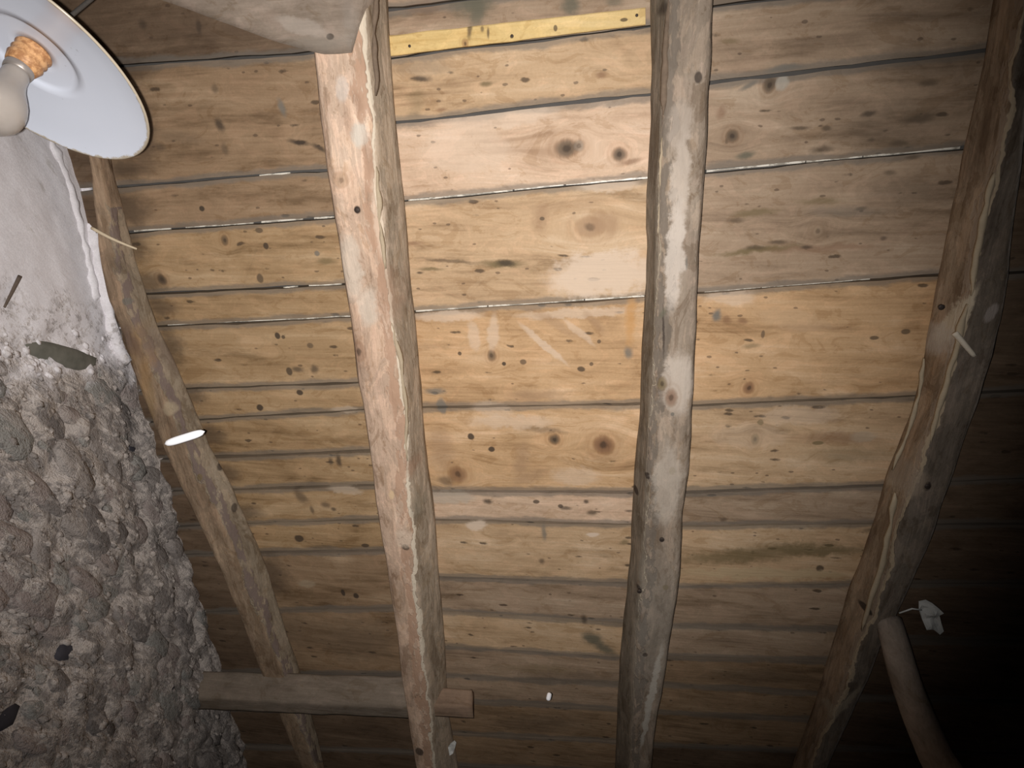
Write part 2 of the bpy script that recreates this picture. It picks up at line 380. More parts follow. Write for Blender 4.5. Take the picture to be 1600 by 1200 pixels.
# (kind, x, y, rx, ry, angle, colour, strength) in photograph pixels, carried onto the boards they sit on
FEATS = [
 ('knot', 885, 232, 16, 13, 0, DK2, 1), ('knot', 905, 228, 8, 9, 0, GY, .6), ('knot', 968, 241, 10, 10, 0, DK2, 1), ('blob', 985, 252, 18, 4, -.2, RB, .6),
 ('knot', 943, 695, 14, 13, 0, RB, 1), ('knot', 866, 687, 8, 7, 0, DK2, 1), ('blob', 850, 672, 34, 5, .1, DK2, .5),
 ('hole', 736, 682, 5, 5, 0, DK, .9), ('hole', 768, 702, 5, 4, 0, DK, .9), ('knot', 715, 742, 12, 11, 0, RB, .8), ('blob', 695, 752, 12, 8, 0, DK2, .6),
 ('knot', 768, 556, 6, 8, 0, DK2, .8), ('hole', 718, 553, 3, 3, 0, DK, .8), ('hole', 908, 577, 6, 4, 0, DK, .8), ('hole', 817, 566, 5, 4, 0, DK, .7), ('hole', 787, 569, 3, 3, 0, DK, .9),
 ('hole', 936, 534, 3, 3, 0, DK, .7), ('hole', 924, 569, 3, 3, 0, DK, .7), ('blob', 982, 550, 7, 9, 0, GY, .9), ('knot', 1170, 607, 8, 8, 0, RB, .9),
 ('knot', 1203, 133, 9, 11, 0, DK2, 1), ('patch', 1222, 131, 10, 12, 0, (.45, .42, .36, 1), .6), ('knot', 1145, 213, 9, 9, 0, DK2, 1),
 ('knot', 922, 356, 20, 14, 0, SWL, .8), ('blob', 945, 350, 24, 18, 0, SWL, .6), ('blob', 846, 340, 14, 22, .3, SWL, .7), ('hole', 847, 342, 4, 3, 0, DK2, .8),
 ('blob', 890, 320, 60, 9, -.1, SWL, .35), ('blob', 785, 413, 34, 5, 0, OLV, .9), ('blob', 790, 412, 14, 5, 0, DK, .8), ('blob', 700, 408, 40, 3, .08, DK2, .6),
 ('blob', 672, 421, 20, 3, 0, OLV, .8), ('blob', 658, 124, 15, 5, 0, DK, .85), ('blob', 760, 131, 9, 4, 0, OLV, .8), ('blob', 940, 118, 9, 5, 0, RB, .6),
 ('blob', 690, 171, 8, 3, 0, RB, .6), ('blob', 650, 160, 12, 24, .4, OLV, .35), ('blob', 660, 106, 46, 14, 0, GY, .3), ('blob', 640, 380, 20, 3, 0, RB, .6),
 ('blob', 738, 5, 34, 24, 0, GRN, .85), ('blob', 745, 18, 10, 26, 0, GRN, .7), ('blob', 892, 8, 16, 16, 0, GRN, .85), ('blob', 660, 14, 26, 12, 0, RB, .3), ('blob', 960, 2, 14, 8, 0, GRN, .6),
 ('patch', 942, 430, 82, 33, -.12, PALE, .75), ('patch', 950, 290, 46, 10, -.05, PALE, .5), ('patch', 780, 185, 90, 14, -.1, PALE, .45), ('patch', 730, 235, 70, 34, 0, PALE, .35),
 ('patch', 700, 495, 50, 8, -.05, PALE, .5), ('patch', 900, 490, 90, 7, -.05, PALE, .45), ('patch', 850, 540, 46, 5, .75, PALE, .5), ('patch', 770, 520, 9, 26, .1, PALE, .45), ('patch', 740, 525, 8, 22, -.1, PALE, .4),
 ('patch', 905, 520, 30, 5, .7, PALE, .4), ('blob', 865, 505, 46, 7, .55, SWL, .5), ('blob', 930, 505, 24, 6, .8, SWL, .45), ('blob', 985, 500, 8, 40, 0, ORG, .7), ('blob', 835, 618, 46, 8, 0, SWL, .6),
 ('patch', 800, 660, 60, 10, 0, PALE, .4), ('blob', 815, 720, 12, 30, .2, SWL, .5), ('blob', 830, 745, 30, 8, -.4, SWL, .5), ('blob', 690, 700, 20, 30, 0, SWL, .55), ('patch', 900, 745, 36, 14, 0, PALE, .35), ('patch', 770, 640, 30, 12, .2, PALE, .3),
 ('patch', 690, 635, 7, 12, 0, GY, .8), ('blob', 680, 612, 16, 5, 0, GY, .8), ('patch', 700, 778, 40, 9, 0, (.45, .38, .3, 1), .7),
 ('blob', 762, 783, 7, 4, 0, DK, .8), ('hole', 838, 784, 5, 3, 0, DK, .8), ('blob', 916, 784, 4, 3, 0, DK, .8), ('hole', 876, 791, 4, 3, 0, DK, .8), ('blob', 884, 794, 9, 3, 0, DK, .7), ('blob', 925, 801, 8, 4, 0, DK2, .8), ('blob', 983, 799, 7, 2, 0, DK, .7),
 ('patch', 745, 822, 16, 8, 0, PALE, .8), ('patch', 926, 836, 10, 3, 0, PALE, .9), ('blob', 850, 832, 4, 12, 0, GY, .7), ('blob', 975, 848, 8, 4, -.3, OLV, .7), ('blob', 846, 878, 5, 4, 0, DK2, .7),
 ('blob', 925, 998, 16, 9, .4, GRN, .9), ('blob', 945, 1012, 18, 7, .7, GRN, .85), ('blob', 912, 968, 5, 7, 0, DK, .7), ('blob', 840, 1045, 60, 7, .05, OLV, .4),
 ('blob', 1120, 493, 7, 9, 0, GY, .95), ('blob', 1135, 500, 9, 6, .7, RB, .6), ('blob', 1160, 502, 8, 5, 0, RB, .6), ('hole', 1192, 522, 3, 6, 0, DK2, .7), ('blob', 1174, 540, 14, 4, -.1, OLV, .6), ('patch', 1140, 465, 40, 10, 0, PALE, .4),
 ('knot', 1180, 686, 6, 8, 0, OLV, .7), ('hole', 1188, 660, 5, 4, 0, OLV, .7), ('knot', 1278, 362, 9, 9, 0, (.33, .24, .16, 1), .6), ('blob', 1180, 332, 34, 6, -.1, OLV, .7), ('blob', 1150, 344, 12, 4, 0, DK2, .6),
 ('blob', 1185, 390, 60, 5, -.12, OLV, .9), ('blob', 1180, 387, 16, 4, 0, DK, .5), ('blob', 1290, 388, 90, 6, -.02, RB, .45), ('blob', 1280, 315, 34, 5, 0, OLV, .6), ('blob', 1215, 378, 14, 3, 0, DK2, .8), ('blob', 1260, 386, 9, 3, 0, DK, .7), ('blob', 1380, 372, 6, 3, 0, DK, .6),
 ('blob', 1345, 326, 10, 3, -.2, DK2, .7), ('blob', 1225, 106, 28, 5, -.12, GY, .8), ('blob', 1358, 178, 13, 5, -.2, DK, .8), ('blob', 1435, 186, 26, 7, -.1, DK2, .8), ('blob', 1450, 129, 16, 5, -.1, DK2, .7), ('blob', 1285, 234, 18, 5, -.1, DK2, .8), ('blob', 1405, 224, 14, 5, -.1, DK2, .8),
 ('blob', 1250, 200, 14, 3, 0, DK2, .8), ('blob', 1292, 201, 8, 4, 0, DK2, .8), ('blob', 1362, 219, 6, 3, 0, DK2, .8), ('blob', 1425, 246, 12, 4, 0, DK2, .7), ('blob', 1390, 270, 10, 4, 0, DK2, .6), ('blob', 1127, 175, 8, 10, 0, RB, .5), ('blob', 1165, 243, 14, 5, -.2, GRN, .9), ('blob', 1140, 64, 14, 4, 0, OLV, .6), ('blob', 1170, 133, 14, 4, -.5, GY, .8),
 ('blob', 1310, 685, 60, 9, .05, RB, .5), ('patch', 1350, 682, 20, 8, -.1, (.45, .36, .26, 1), .6), ('blob', 1330, 710, 60, 12, 0, OLV, .45), ('hole', 1278, 692, 9, 3, 0, OLV, .8), ('patch', 1170, 680, 60, 18, 0, PALE, .2), ('patch', 1250, 650, 60, 14, 0, PALE, .3),
 ('blob', 1365, 829, 18, 4, 0, DK2, .6), ('blob', 1150, 868, 90, 10, -.05, OLV, .75), ('blob', 1270, 858, 90, 9, .03, OLV, .85), ('hole', 1281, 887, 6, 5, 0, DK, .8), ('blob', 1130, 811, 6, 3, 0, DK2, .7), ('patch', 1200, 895, 130, 8, .02, (.52, .40, .24, 1), .6),
 ('hole', 1366, 528, 7, 3, 0, DK2, .8), ('hole', 1415, 518, 7, 4, 0, DK2, .8), ('blob', 1270, 512, 60, 6, 0, RB, .4), ('patch', 1240, 500, 60, 14, .2, (.58, .40, .24, 1), .4), ('blob', 1320, 330, 60, 8, 0, GY, .35),
 ('knot', 352, 375, 5, 7, 0, DK2, .8), ('knot', 253, 437, 6, 7, 0, DK, .9), ('hole', 316, 326, 4, 4, 0, DK, .9), ('blob', 343, 196, 6, 11, -.4, DK, .8), ('blob', 440, 168, 5, 14, -.3, GY, .85), ('blob', 466, 222, 16, 4, .15, DK, .85), ('blob', 498, 232, 12, 4, .5, DK, .8),
 ('blob', 310, 42, 4, 12, 0, DK, .6), ('blob', 222, 38, 7, 7, 0, DK, .6), ('blob', 335, 138, 5, 7, 0, DK2, .6), ('blob', 350, 233, 5, 10, 0, DK2, .6), ('blob', 250, 230, 8, 6, 0, DK2, .6), ('blob', 280, 215, 40, 9, .1, DK2, .35),
 ('hole', 434, 524, 4, 5, 0, DK, .9), ('hole', 443, 526, 3, 3, 0, DK2, .9), ('hole', 405, 360, 6, 4, 0, DK2, .8), ('hole', 416, 384, 4, 5, 0, DK, .85), ('hole', 406, 435, 5, 7, 0, DK2, .8), ('hole', 452, 580, 5, 6, 0, DK, .8), ('blob', 465, 577, 9, 4, 0, DK2, .8), ('blob', 492, 577, 6, 6, .6, DK2, .8), ('hole', 485, 540, 5, 4, 0, DK2, .7), ('blob', 510, 408, 14, 5, 0, OLV, .7), ('hole', 496, 396, 4, 4, 0, GY, .8),
 ('hole', 407, 636, 5, 5, 0, DK, .9), ('hole', 469, 613, 5, 4, 0, DK, .9), ('blob', 530, 719, 4, 10, 0, DK, .8), ('blob', 518, 720, 4, 6, 0, DK2, .8), ('blob', 470, 775, 8, 12, -.4, DK2, .7), ('blob', 510, 788, 7, 5, .4, DK2, .7), ('blob', 488, 796, 3, 6, 0, DK2, .7), ('blob', 522, 795, 4, 3, 0, DK, .7), ('hole', 467, 842, 7, 5, 0, DK, .85), ('hole', 570, 853, 6, 3, 0, DK, .8), ('hole', 536, 926, 3, 5, 0, DK, .9), ('hole', 556, 931, 4, 4, 0, DK, .9), ('blob', 500, 855, 20, 3, 0, DK2, .5),
 ('patch', 540, 765, 26, 6, .1, (.5, .4, .3, 1), .6), ('patch', 540, 640, 20, 5, 0, (.5, .4, .3, 1), .5), ('patch', 480, 912, 14, 5, 0, (.4, .32, .22, 1), .5),
]
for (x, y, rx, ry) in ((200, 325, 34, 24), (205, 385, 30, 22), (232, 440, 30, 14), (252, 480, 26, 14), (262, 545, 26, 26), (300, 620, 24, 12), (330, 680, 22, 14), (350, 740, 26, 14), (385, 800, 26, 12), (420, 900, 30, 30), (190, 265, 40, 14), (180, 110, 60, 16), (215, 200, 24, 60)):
    FEATS.append(('blob', x, y, rx, ry, 0, (.075, .052, .036, 1), .62))  # soot and the pole's shadow, both painted into the boards beside it
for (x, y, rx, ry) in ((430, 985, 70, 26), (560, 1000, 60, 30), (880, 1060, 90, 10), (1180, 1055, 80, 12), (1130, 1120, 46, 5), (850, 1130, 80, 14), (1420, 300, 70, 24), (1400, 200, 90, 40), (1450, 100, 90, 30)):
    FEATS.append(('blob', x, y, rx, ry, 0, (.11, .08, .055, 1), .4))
def feat_uv(ft):
    k, x, y, rx, ry, a, c, s = ft
    q = ru(x, y); qx = ru(x + 10, y); qy = ru(x, y + 10)
    mu = (qx - q).length / 10; mv = (qy - q).length / 10
    base = math.atan2((qx - q).y, (qx - q).x)
    return (k, q.x, q.y, max(rx, 2) * mu * 1.12, max(ry, 2) * mv * 1.12, base + a, c, s)
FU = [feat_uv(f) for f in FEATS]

def seam_fn(x1, y1, x2, y2):
    a, b2 = ru(x1, y1), ru(x2, y2)
    m = (b2.y - a.y) / (b2.x - a.x)
    return (a.x, a.y, m)
def sv(s, u): return s[1] + s[2] * (u - s[0])
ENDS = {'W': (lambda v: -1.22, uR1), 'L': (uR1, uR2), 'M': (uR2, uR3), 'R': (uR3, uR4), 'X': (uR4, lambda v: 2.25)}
PLANKS = 0
SEAMS['W'] = SEAMS['L']; TONE['W'] = ['dark'] * 21  # gap between wall and pole: its shade is put into the dark board tone
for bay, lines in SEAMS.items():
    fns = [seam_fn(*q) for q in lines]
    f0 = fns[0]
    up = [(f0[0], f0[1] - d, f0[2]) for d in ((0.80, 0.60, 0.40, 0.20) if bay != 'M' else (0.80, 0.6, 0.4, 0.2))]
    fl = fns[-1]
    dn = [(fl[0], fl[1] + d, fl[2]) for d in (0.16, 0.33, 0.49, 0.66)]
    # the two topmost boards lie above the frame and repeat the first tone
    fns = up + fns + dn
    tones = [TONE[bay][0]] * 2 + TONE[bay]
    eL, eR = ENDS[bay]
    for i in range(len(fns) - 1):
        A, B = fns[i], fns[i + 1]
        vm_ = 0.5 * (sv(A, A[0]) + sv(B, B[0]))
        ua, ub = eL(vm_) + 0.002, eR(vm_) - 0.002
        nu, nv = 22, 3
        rr = random.Random(ord(bay) * 131 + i * 17)
        tilt = rr.uniform(-0.003, 0.003); lift = rr.uniform(-0.002, 0.003); cup = rr.uniform(-0.002, 0.002)
        sd = rr.uniform(0, 50)
        gap = 0.0030
        V_, E_, P_ = [], [], []
        for side in (0, 1):
            for a in range(nu + 1):
                u = lerp(ua, ub, a / nu)
                j1 = 0.0035 * noise.noise(Vector((u * 7, sd, 0))) + 0.002 * noise.noise(Vector((u * 31, sd, 3)))
                j2 = 0.0035 * noise.noise(Vector((u * 7, sd + 9, 0))) + 0.002 * noise.noise(Vector((u * 31, sd + 9, 3)))
                v1 = sv(A, u) + gap + max(j1, -0.002); v2 = sv(B, u) - gap + min(j2, 0.002)
                for c in range(nv + 1):
                    t = c / nv
                    v = lerp(v1, v2, t)
                    h = lift + tilt * (t - 0.5) * 2 + cup * (1 - (2 * t - 1) ** 2) + 0.0015 * noise.noise(Vector((u * 3, sd, t)))
                    if side: h -= 0.024
                    elif c in (0, nv): h -= 0.0012
                    P_.append(rw(u, v, h)); E_.append(min(t, 1 - t) * (v2 - v1))
        W_ = nv + 1; off = (nu + 1) * W_; faces = []
        for a in range(nu):
            for c in range(nv):
                q = a * W_ + c
                faces.append((q, q + W_, q + W_ + 1, q + 1)); faces.append((off + q, off + q + 1, off + q + W_ + 1, off + q + W_))
            for c in (0, nv):
                q = a * W_ + c
                faces.append((q, q + W_, off + q + W_, off + q))
        for a in (0, nu):
            for c in range(nv):
                q = a * W_ + c
                faces.append((q, q + 1, off + q + 1, off + q))
        va, vb = min(sv(A, ua), sv(A, ub)), max(sv(B, ua), sv(B, ub))
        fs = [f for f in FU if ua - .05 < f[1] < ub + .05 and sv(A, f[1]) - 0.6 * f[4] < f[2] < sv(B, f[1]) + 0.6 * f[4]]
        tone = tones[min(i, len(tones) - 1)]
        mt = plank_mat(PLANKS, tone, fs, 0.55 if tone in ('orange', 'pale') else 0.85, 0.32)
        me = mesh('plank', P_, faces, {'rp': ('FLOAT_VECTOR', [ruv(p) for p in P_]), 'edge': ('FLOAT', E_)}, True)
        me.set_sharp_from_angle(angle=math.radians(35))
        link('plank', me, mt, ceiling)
        PLANKS += 1

# pale foil glinting in some of the joints
FOIL, b_, p_ = new_mat('pale_foil', 0.35, 0.5)
fn_ = b_.noise(b_.vm('MULTIPLY', b_.attr('rp'), (30, 60, 1)), 1.0, 4, 0.7)
b_.set(p_.inputs['Base Color'], b_.mix(b_.step(fn_, 0.40, 0.58), (0.30, 0.27, 0.22, 1), (0.74, 0.70, 0.61, 1)))
for (x1, y1, x2, y2) in [(402, 275, 450, 271), (205, 362, 262, 358), (286, 356, 392, 349), (405, 348, 470, 343), (488, 342, 519, 340),
                         (440, 451, 462, 449), (480, 448, 531, 445), (258, 509, 300, 507), (335, 505, 545, 496),
                         (636, 314, 800, 298), (803, 297, 880, 289), (884, 289, 1012, 278), (1105, 268, 1260, 253), (1262, 253, 1350, 245), (1352, 245, 1504, 231),
                         (648, 488, 760, 480), (762, 480, 912, 470), (914, 470, 1007, 464), (1102, 457, 1190, 450), (1192, 450, 1362, 437)]:
    a, c = ru(x1, y1), ru(x2, y2)
    n = max(3, int((c.x - a.x) / 0.03)); P_ = []; faces = []
    for i in range(n + 1):
        q = a.lerp(c, i / n)
        hw = 0.0020 + 0.0009 * noise.noise(Vector((q.x * 40, x1, 0)))
        for (dv, dh) in ((-hw, -0.010), (hw, -0.010), (hw, -0.014), (-hw, -0.014)):
            P_.append(rw(q.x, q.y + dv, dh))
    for i in range(n):
        for j in range(4):
            k = (j + 1) % 4
            faces.append((i * 4 + j, i * 4 + k, i * 4 + 4 + k, i * 4 + 4 + j))
    faces += [(0, 1, 2, 3), tuple(n * 4 + j for j in range(4))]
    o = link('foil_strip', mesh('foil_strip', P_, faces, {'rp': ('FLOAT_VECTOR', [ruv(p) for p in P_])}, False), FOIL, ceiling)

# ------------------------------------------------------------------ WALL of rubble stone, whitewashed above
g1, g2 = wsz(wallp(0, 545)), wsz(wallp(185, 575))
gm = (g2[1] - g1[1]) / (g2[0] - g1[0])
def white_d(p):
    s, z = wsz(p); return z - (g1[1] + gm * (s - g1[0]))
def rubble_mat(name, stone):
    m, b, p = new_mat(name, 0.92, 0.12)
    geo = b.n.new('ShaderNodeNewGeometry'); P = geo.outputs['Position']
    oi = b.n.new('ShaderNodeObjectInfo')
    PS = b.vm('MULTIPLY', P, (1.0, 0.5, 1.15))
    nA = b.noise(PS, 26.0, 5, 0.7, dist=0.6); nB = b.noise(PS, 80.0, 4, 0.7); nC = b.noise(P, 260.0, 2, 0.6)
    if stone:
        rnd = oi.outputs['Random']
        c = b.mix(rnd, (0.20, 0.18, 0.17, 1), (0.40, 0.355, 0.325, 1))
        r2 = b.math('FRACT', b.math('MULTIPLY', rnd, 7.3))
        c = b.mix(b.math('MULTIPLY', b.math('GREATER_THAN', r2, 0.72), 0.5), c, (0.34, 0.35, 0.325, 1))
        c = b.mix(b.math('MULTIPLY', b.math('LESS_THAN', r2, 0.2), 0.5), c, (0.40, 0.325, 0.30, 1))
        c = b.mix(b.math('MULTIPLY', b.step(nA, 0.52, 0.57), 0.6), c, (0.47, 0.42, 0.385, 1))
        c = b.mix(b.math('MULTIPLY', b.step(nB, 0.55, 0.62), 0.55), c, (0.15, 0.138, 0.13, 1))
    else:
        c = b.mix(b.step(nA, 0.42, 0.58), (0.27, 0.242, 0.225, 1), (0.56, 0.50, 0.455, 1))
        c = b.mix(b.math('MULTIPLY', b.step(nB, 0.5, 0.68), 0.45), c, (0.56, 0.50, 0.44, 1))
        c = b.mix(b.math('MULTIPLY', b.step(nB, 0.46, 0.34), 0.5), c, (0.22, 0.20, 0.19, 1))
    # whitewash above a ragged line that runs with the wall
    sp = b.vm('SUBTRACT', P, tuple(W0))
    s = b.vm('DOT_PRODUCT', sp, tuple(HD), out=1)
    sx = b.n.new('ShaderNodeSeparateXYZ'); b.set(sx.inputs[0], P)
    d = b.math('SUBTRACT', sx.outputs['Z'], b.math('MULTIPLY_ADD', s, gm, g1[1] - gm * g1[0]))
    d = b.math('ADD', d, b.math('MULTIPLY', b.math('SUBTRACT', b.noise(P, 9.0, 5, 0.7), 0.5), 0.42))
    wmask = b.step(d, -0.09, 0.06)
    wc = b.mix(b.step(nA, 0.3, 0.7), (0.80, 0.77, 0.79, 1), (0.88, 0.86, 0.89, 1))
    scr = b.noise(b.vm('MULTIPLY', P, (20, 9, 34)), 1.0, 4, 0.7)
    wc = b.mix(b.math('MULTIPLY', b.step(scr, 0.60, 0.72), 0.5), wc, (0.50, 0.47, 0.43, 1))
    flake = b.step(b.noise(P, 40.0, 4, 0.7), 0.40, 0.52)
    keep = b.math('MAXIMUM', b.math('MULTIPLY', wmask, b.math('ADD', b.math('MULTIPLY', flake, 0.55), 0.45)), 0.0)
    full = b.step(d, 0.06, 0.22)
    keep = b.math('MAXIMUM', keep, full)
    c = b.mix(keep, c, wc)
    c = b.mix(0.3, c, b.mix(1.0, c, b.mix(nC, (0.4, 0.4, 0.4, 1), (1.55, 1.55, 1.55, 1)), 'MULTIPLY'))
    b.set(p.inputs['Base Color'], c)
    hh = b.math('ADD', b.math('MULTIPLY', nB, 1.0), b.math('MULTIPLY', nC, 0.35))
    bp = b.n.new('ShaderNodeBump'); bp.inputs['Distance'].default_value = 0.012
    b.set(bp.inputs['Strength'], b.math('MULTIPLY_ADD', keep, -0.72, 0.85)); b.set(bp.inputs['Height'], hh)
    b.set(p.inputs['Normal'], bp.outputs[0])
    return m
RUB = rubble_mat('rubble_mortar', False)
STONE = rubble_mat('rubble_stone', True)

HOLES = [(wsz(wallp(118, 1020)), 0.045, 0.02), (wsz(wallp(22, 1120)), 0.05, 0.02)]
def wall_e(s, z):
    p = ww(s, z)
    d = white_d(p) + 0.1 * noise.noise(p * 5)
    rough = max(0.0, min(1.0, 0.5 - d * 4))
    e = 0.014 * noise.noise(p * 2.3) + (0.004 + 0.020 * rough) * fbm(p * 13, 4) + (0.001 + 0.006 * rough) * noise.noise(p * 45)
    for (c, r, dep) in HOLES:
        q = ((s - c[0]) ** 2 + (z - c[1]) ** 2) / r ** 2
        if q < 4: e -= dep * math.exp(-q * 1.4)
    return e
S0, S1 = -0.95, 2.75
NS, NZ = 220, 130
P_, faces = [], []
for i in range(NS + 1):
    s = lerp(S0, S1, i / NS)
    b0 = ww(s, 0); zt = roof_z(b0.x, b0.y, -0.012)
    for j in range(NZ + 1):
        t = j / NZ
        z = zt * (1 - (1 - t) ** 1.5)
        e = wall_e(s, z)
        P_.append(ww(s, z, e))
for i in range(NS):
    for j in range(NZ):
        q = i * (NZ + 1) + j
        faces.append((q, q + NZ + 1, q + NZ + 2, q + 1))
# back face and rim so that the wall has its thickness
nb0 = len(P_)
for i in range(NS + 1):
    s = lerp(S0, S1, i / NS); b0 = ww(s, 0, -0.45)
    P_.append(ww(s, 0, -0.45)); P_.append(ww(s, roof_z(b0.x, b0.y, -0.07), -0.45))
for i in range(NS):
    q = nb0 + 2 * i
    faces.append((q, q + 1, q + 3, q + 2))
    a = i * (NZ + 1)
    faces.append((a + NZ, a + NZ + NZ + 1, q + 3, q + 1)); faces.append((a, q, q + 2, a + NZ + 1))
wall = link('wall_left', mesh('wall_left', P_, faces), RUB)
wall['kind'] = 'structure'

# stones: a dozen shared shapes, each stone its own child of the wall
def rock(seed, sub=2):
    bm = bmesh.new(); bmesh.ops.create_icosphere(bm, subdivisions=sub, radius=1.0)
    for v in bm.verts:
        d = v.co.normalized()
        k = 1 + 0.34 * noise.noise(d * 1.3 + Vector((seed * 7.1, 0, 0))) + 0.20 * noise.noise(d * 2.9 + Vector((0, seed * 3.3, 0))) + 0.10 * noise.noise(d * 6.5 + Vector((0, 0, seed * 2.3)))
        v.co = d * k
        m = max(abs(v.co.x), abs(v.co.y) * 0.95)
        v.co *= 1.0 / (0.55 + 0.45 * max(m, 0.6))
        v.co.z = 0.8 * math.tanh(v.co.z * 1.9) + 0.10 * noise.noise(v.co * 2.2 + Vector((seed, 0, 0)))
    me = bpy.data.meshes.new('stone'); bm.to_mesh(me); bm.free()
    for q in me.polygons: q.use_smooth = True
    me.materials.append(STONE)
    return me
ROCKS = [rock(i + 1) for i in range(12)]
rs = random.Random(21)
def edge_px(y):
    return interp([(125, 230), (160, 400), (185, 520), (225, 640), (262, 730), (300, 850), (335, 930), (358, 1010), (405, 1120), (425, 1200)], y)
placed = [(*wsz(wallp(120, 1020)), .05), (*wsz(wallp(20, 1122)), .055)]
BEAM_KEEP = (292, 1040, 470, 1125)
def try_stone(s, z, a, c, near):
    for (s2, z2, r2) in placed:
        if (s - s2) ** 2 + (z - z2) ** 2 < (near * (math.sqrt(a * c) + r2)) ** 2: return False
    placed.append((s, z, math.sqrt(a * c))); return True
stones = []
def cand(n, amin, amax, near, ylo):
    for _ in range(n):
        x, y = rs.uniform(-80, 430), rs.uniform(ylo, 1260)
        if x > edge_px(y) + 4: continue
        p = wallp(x, y); s, z = wsz(p)
        zt = roof_z(p.x, p.y, 0.01)
        a = rs.uniform(amin, amax); c = a * rs.uniform(0.36, 0.68)
        if z + c * 0.3 > zt: continue
        if try_stone(s, z, a, c, near): stones.append((s, z, a, c, y))
cand(900, 0.058, 0.085, 0.80, 560)
cand(1800, 0.034, 0.055, 0.80, 545)
cand(3000, 0.018, 0.032, 0.82, 535)
stones = stones[:285]
def place_rock(s, z, a, c, proud, rz, me, parent=wall, name='stone'):
    o = bpy.data.objects.new(name, me); COL.objects.link(o); o.parent = parent
    thick = min(c, 0.030) * 0.9
    e = wall_e(s, z) - thick * (1 - proud)
    p = ww(s, z, e)
    bas = Matrix((HD, Vector((0, 0, 1)), WN)).transposed().to_4x4()
    o.matrix_world = Matrix.Translation(p) @ bas @ Matrix.Rotation(rz, 4, 'Z') @ Matrix.Diagonal((a, c, thick, 1))
    return o
for (s, z, a, c, y) in stones:
    place_rock(s, z, a, c, rs.uniform(0.12, 0.36), rs.gauss(-0.08, 0.22), rs.choice(ROCKS))
# the long dark slab under the whitewash
SLAB, b_, p_ = new_mat('dark_slab', 0.85, 0.2)
g_ = b_.n.new('ShaderNodeNewGeometry')
b_.set(p_.inputs['Base Color'], b_.mix(b_.noise(g_.outputs['Position'], 40, 4), (0.09, 0.092, 0.075, 1), (0.24, 0.23, 0.195, 1)))
sm = rock(5.5); sm.materials.clear(); sm.materials.append(SLAB)
hm = rock(8.5); hm.materials.clear()
HOLLOW_SHADE, b_, p_ = new_mat('blue_black_hollow_shade', 0.8, 0.2)
g_ = b_.n.new('ShaderNodeNewGeometry')
b_.set(p_.inputs['Base Color'], b_.mix(b_.noise(g_.outputs['Position'], 60, 4), (0.028, 0.028, 0.036, 1), (0.075, 0.07, 0.08, 1)))
hm.materials.append(HOLLOW_SHADE)
for (hx, hy, ha) in ((120, 1020, .040), (20, 1122, .048), (206, 1066, .016), (268, 1078, .018), (30, 685, .02), (212, 703, .018)):  # added rocks, coloured near black to paint in the shade of wall hollows
    hs_, hz_ = wsz(wallp(hx, hy))
    place_rock(hs_, hz_, ha, ha * .62, 0.48, 0.3, hm)['label'] = 'blue-black rock put in for a dark wall hollow'
a_, c_ = wallp(30, 537), wallp(158, 572)
sa, sb = wsz(a_), wsz(c_)
so = place_rock((sa[0] + sb[0]) / 2, (sa[1] + sb[1]) / 2, 0.5 * math.hypot(sb[0] - sa[0], sb[1] - sa[1]), 0.027, 0.60, math.atan2(sb[1] - sa[1], sb[0] - sa[0]), sm)
so['label'] = 'long dark green-grey slab'
# small rubble chips between the stones, too many to count
P_, faces = [], []
bm = bmesh.new(); bmesh.ops.create_icosphere(bm, subdivisions=1, radius=1.0)
bv = [v.co.copy() for v in bm.verts]; bf = [[v.index for v in f.verts] for f in bm.faces]; bm.free()
for _ in range(1700):
    x, y = rs.uniform(-120, 440), rs.uniform(520, 1300)
    if x > edge_px(y) + 6: continue
    p = wallp(x, y); s, z = wsz(p)
    if z > roof_z(p.x, p.y, 0.0) - 0.005: continue
    r = rs.uniform(0.004, 0.013); e = wall_e(s, z); k0 = len(P_); sd = rs.uniform(0, 99)
    kx, kz = rs.uniform(0.8, 1.6), rs.uniform(0.5, 1.0)
    for v in bv:
        k = r * (1 + 0.4 * noise.noise(v * 1.5 + Vector((sd, 0, 0))))
        P_.append(ww(s + v.x * k * kx, z + v.y * k * kz, e - r * 0.25 + v.z * k * 0.7))
    faces += [[k0 + q for q in f] for f in bf]
o = link('rubble_chips', mesh('rubble_chips', P_, faces), RUB, wall); o['kind'] = 'stuff'
# lumpy plaster fillet where the whitewashed wall meets the boards
for (path, r0, e0) in (([(85, 150), (118, 230), (138, 310), (146, 370), (158, 440), (176, 520), (196, 570)], 0.020, 0.004),
                       ([(78, 215), (100, 270), (118, 330), (135, 400), (150, 470)], 0.012, 0.002)):
    pts = []
    for i in range(46):
        t = i / 45 * (len(path) - 1); k = min(int(t), len(path) - 2)
        x = lerp(path[k][0], path[k + 1][0], t - k) + 3 * noise.noise(Vector((i * .5, r0 * 99, 0))); y = lerp(path[k][1], path[k + 1][1], t - k)
        pts.append(wallp(x, y, e0))
    rad = [r0 * (0.75 + 0.6 * noise.noise(Vector((i * 0.33, r0 * 300, 1)))) * (0.3 if i in (0, 45) else 1) for i in range(46)]
    link('plaster_fillet', sweep('plaster_fillet', tube_rings(pts, rad, 12, 0.45, r0 * 100)), RUB, wall)

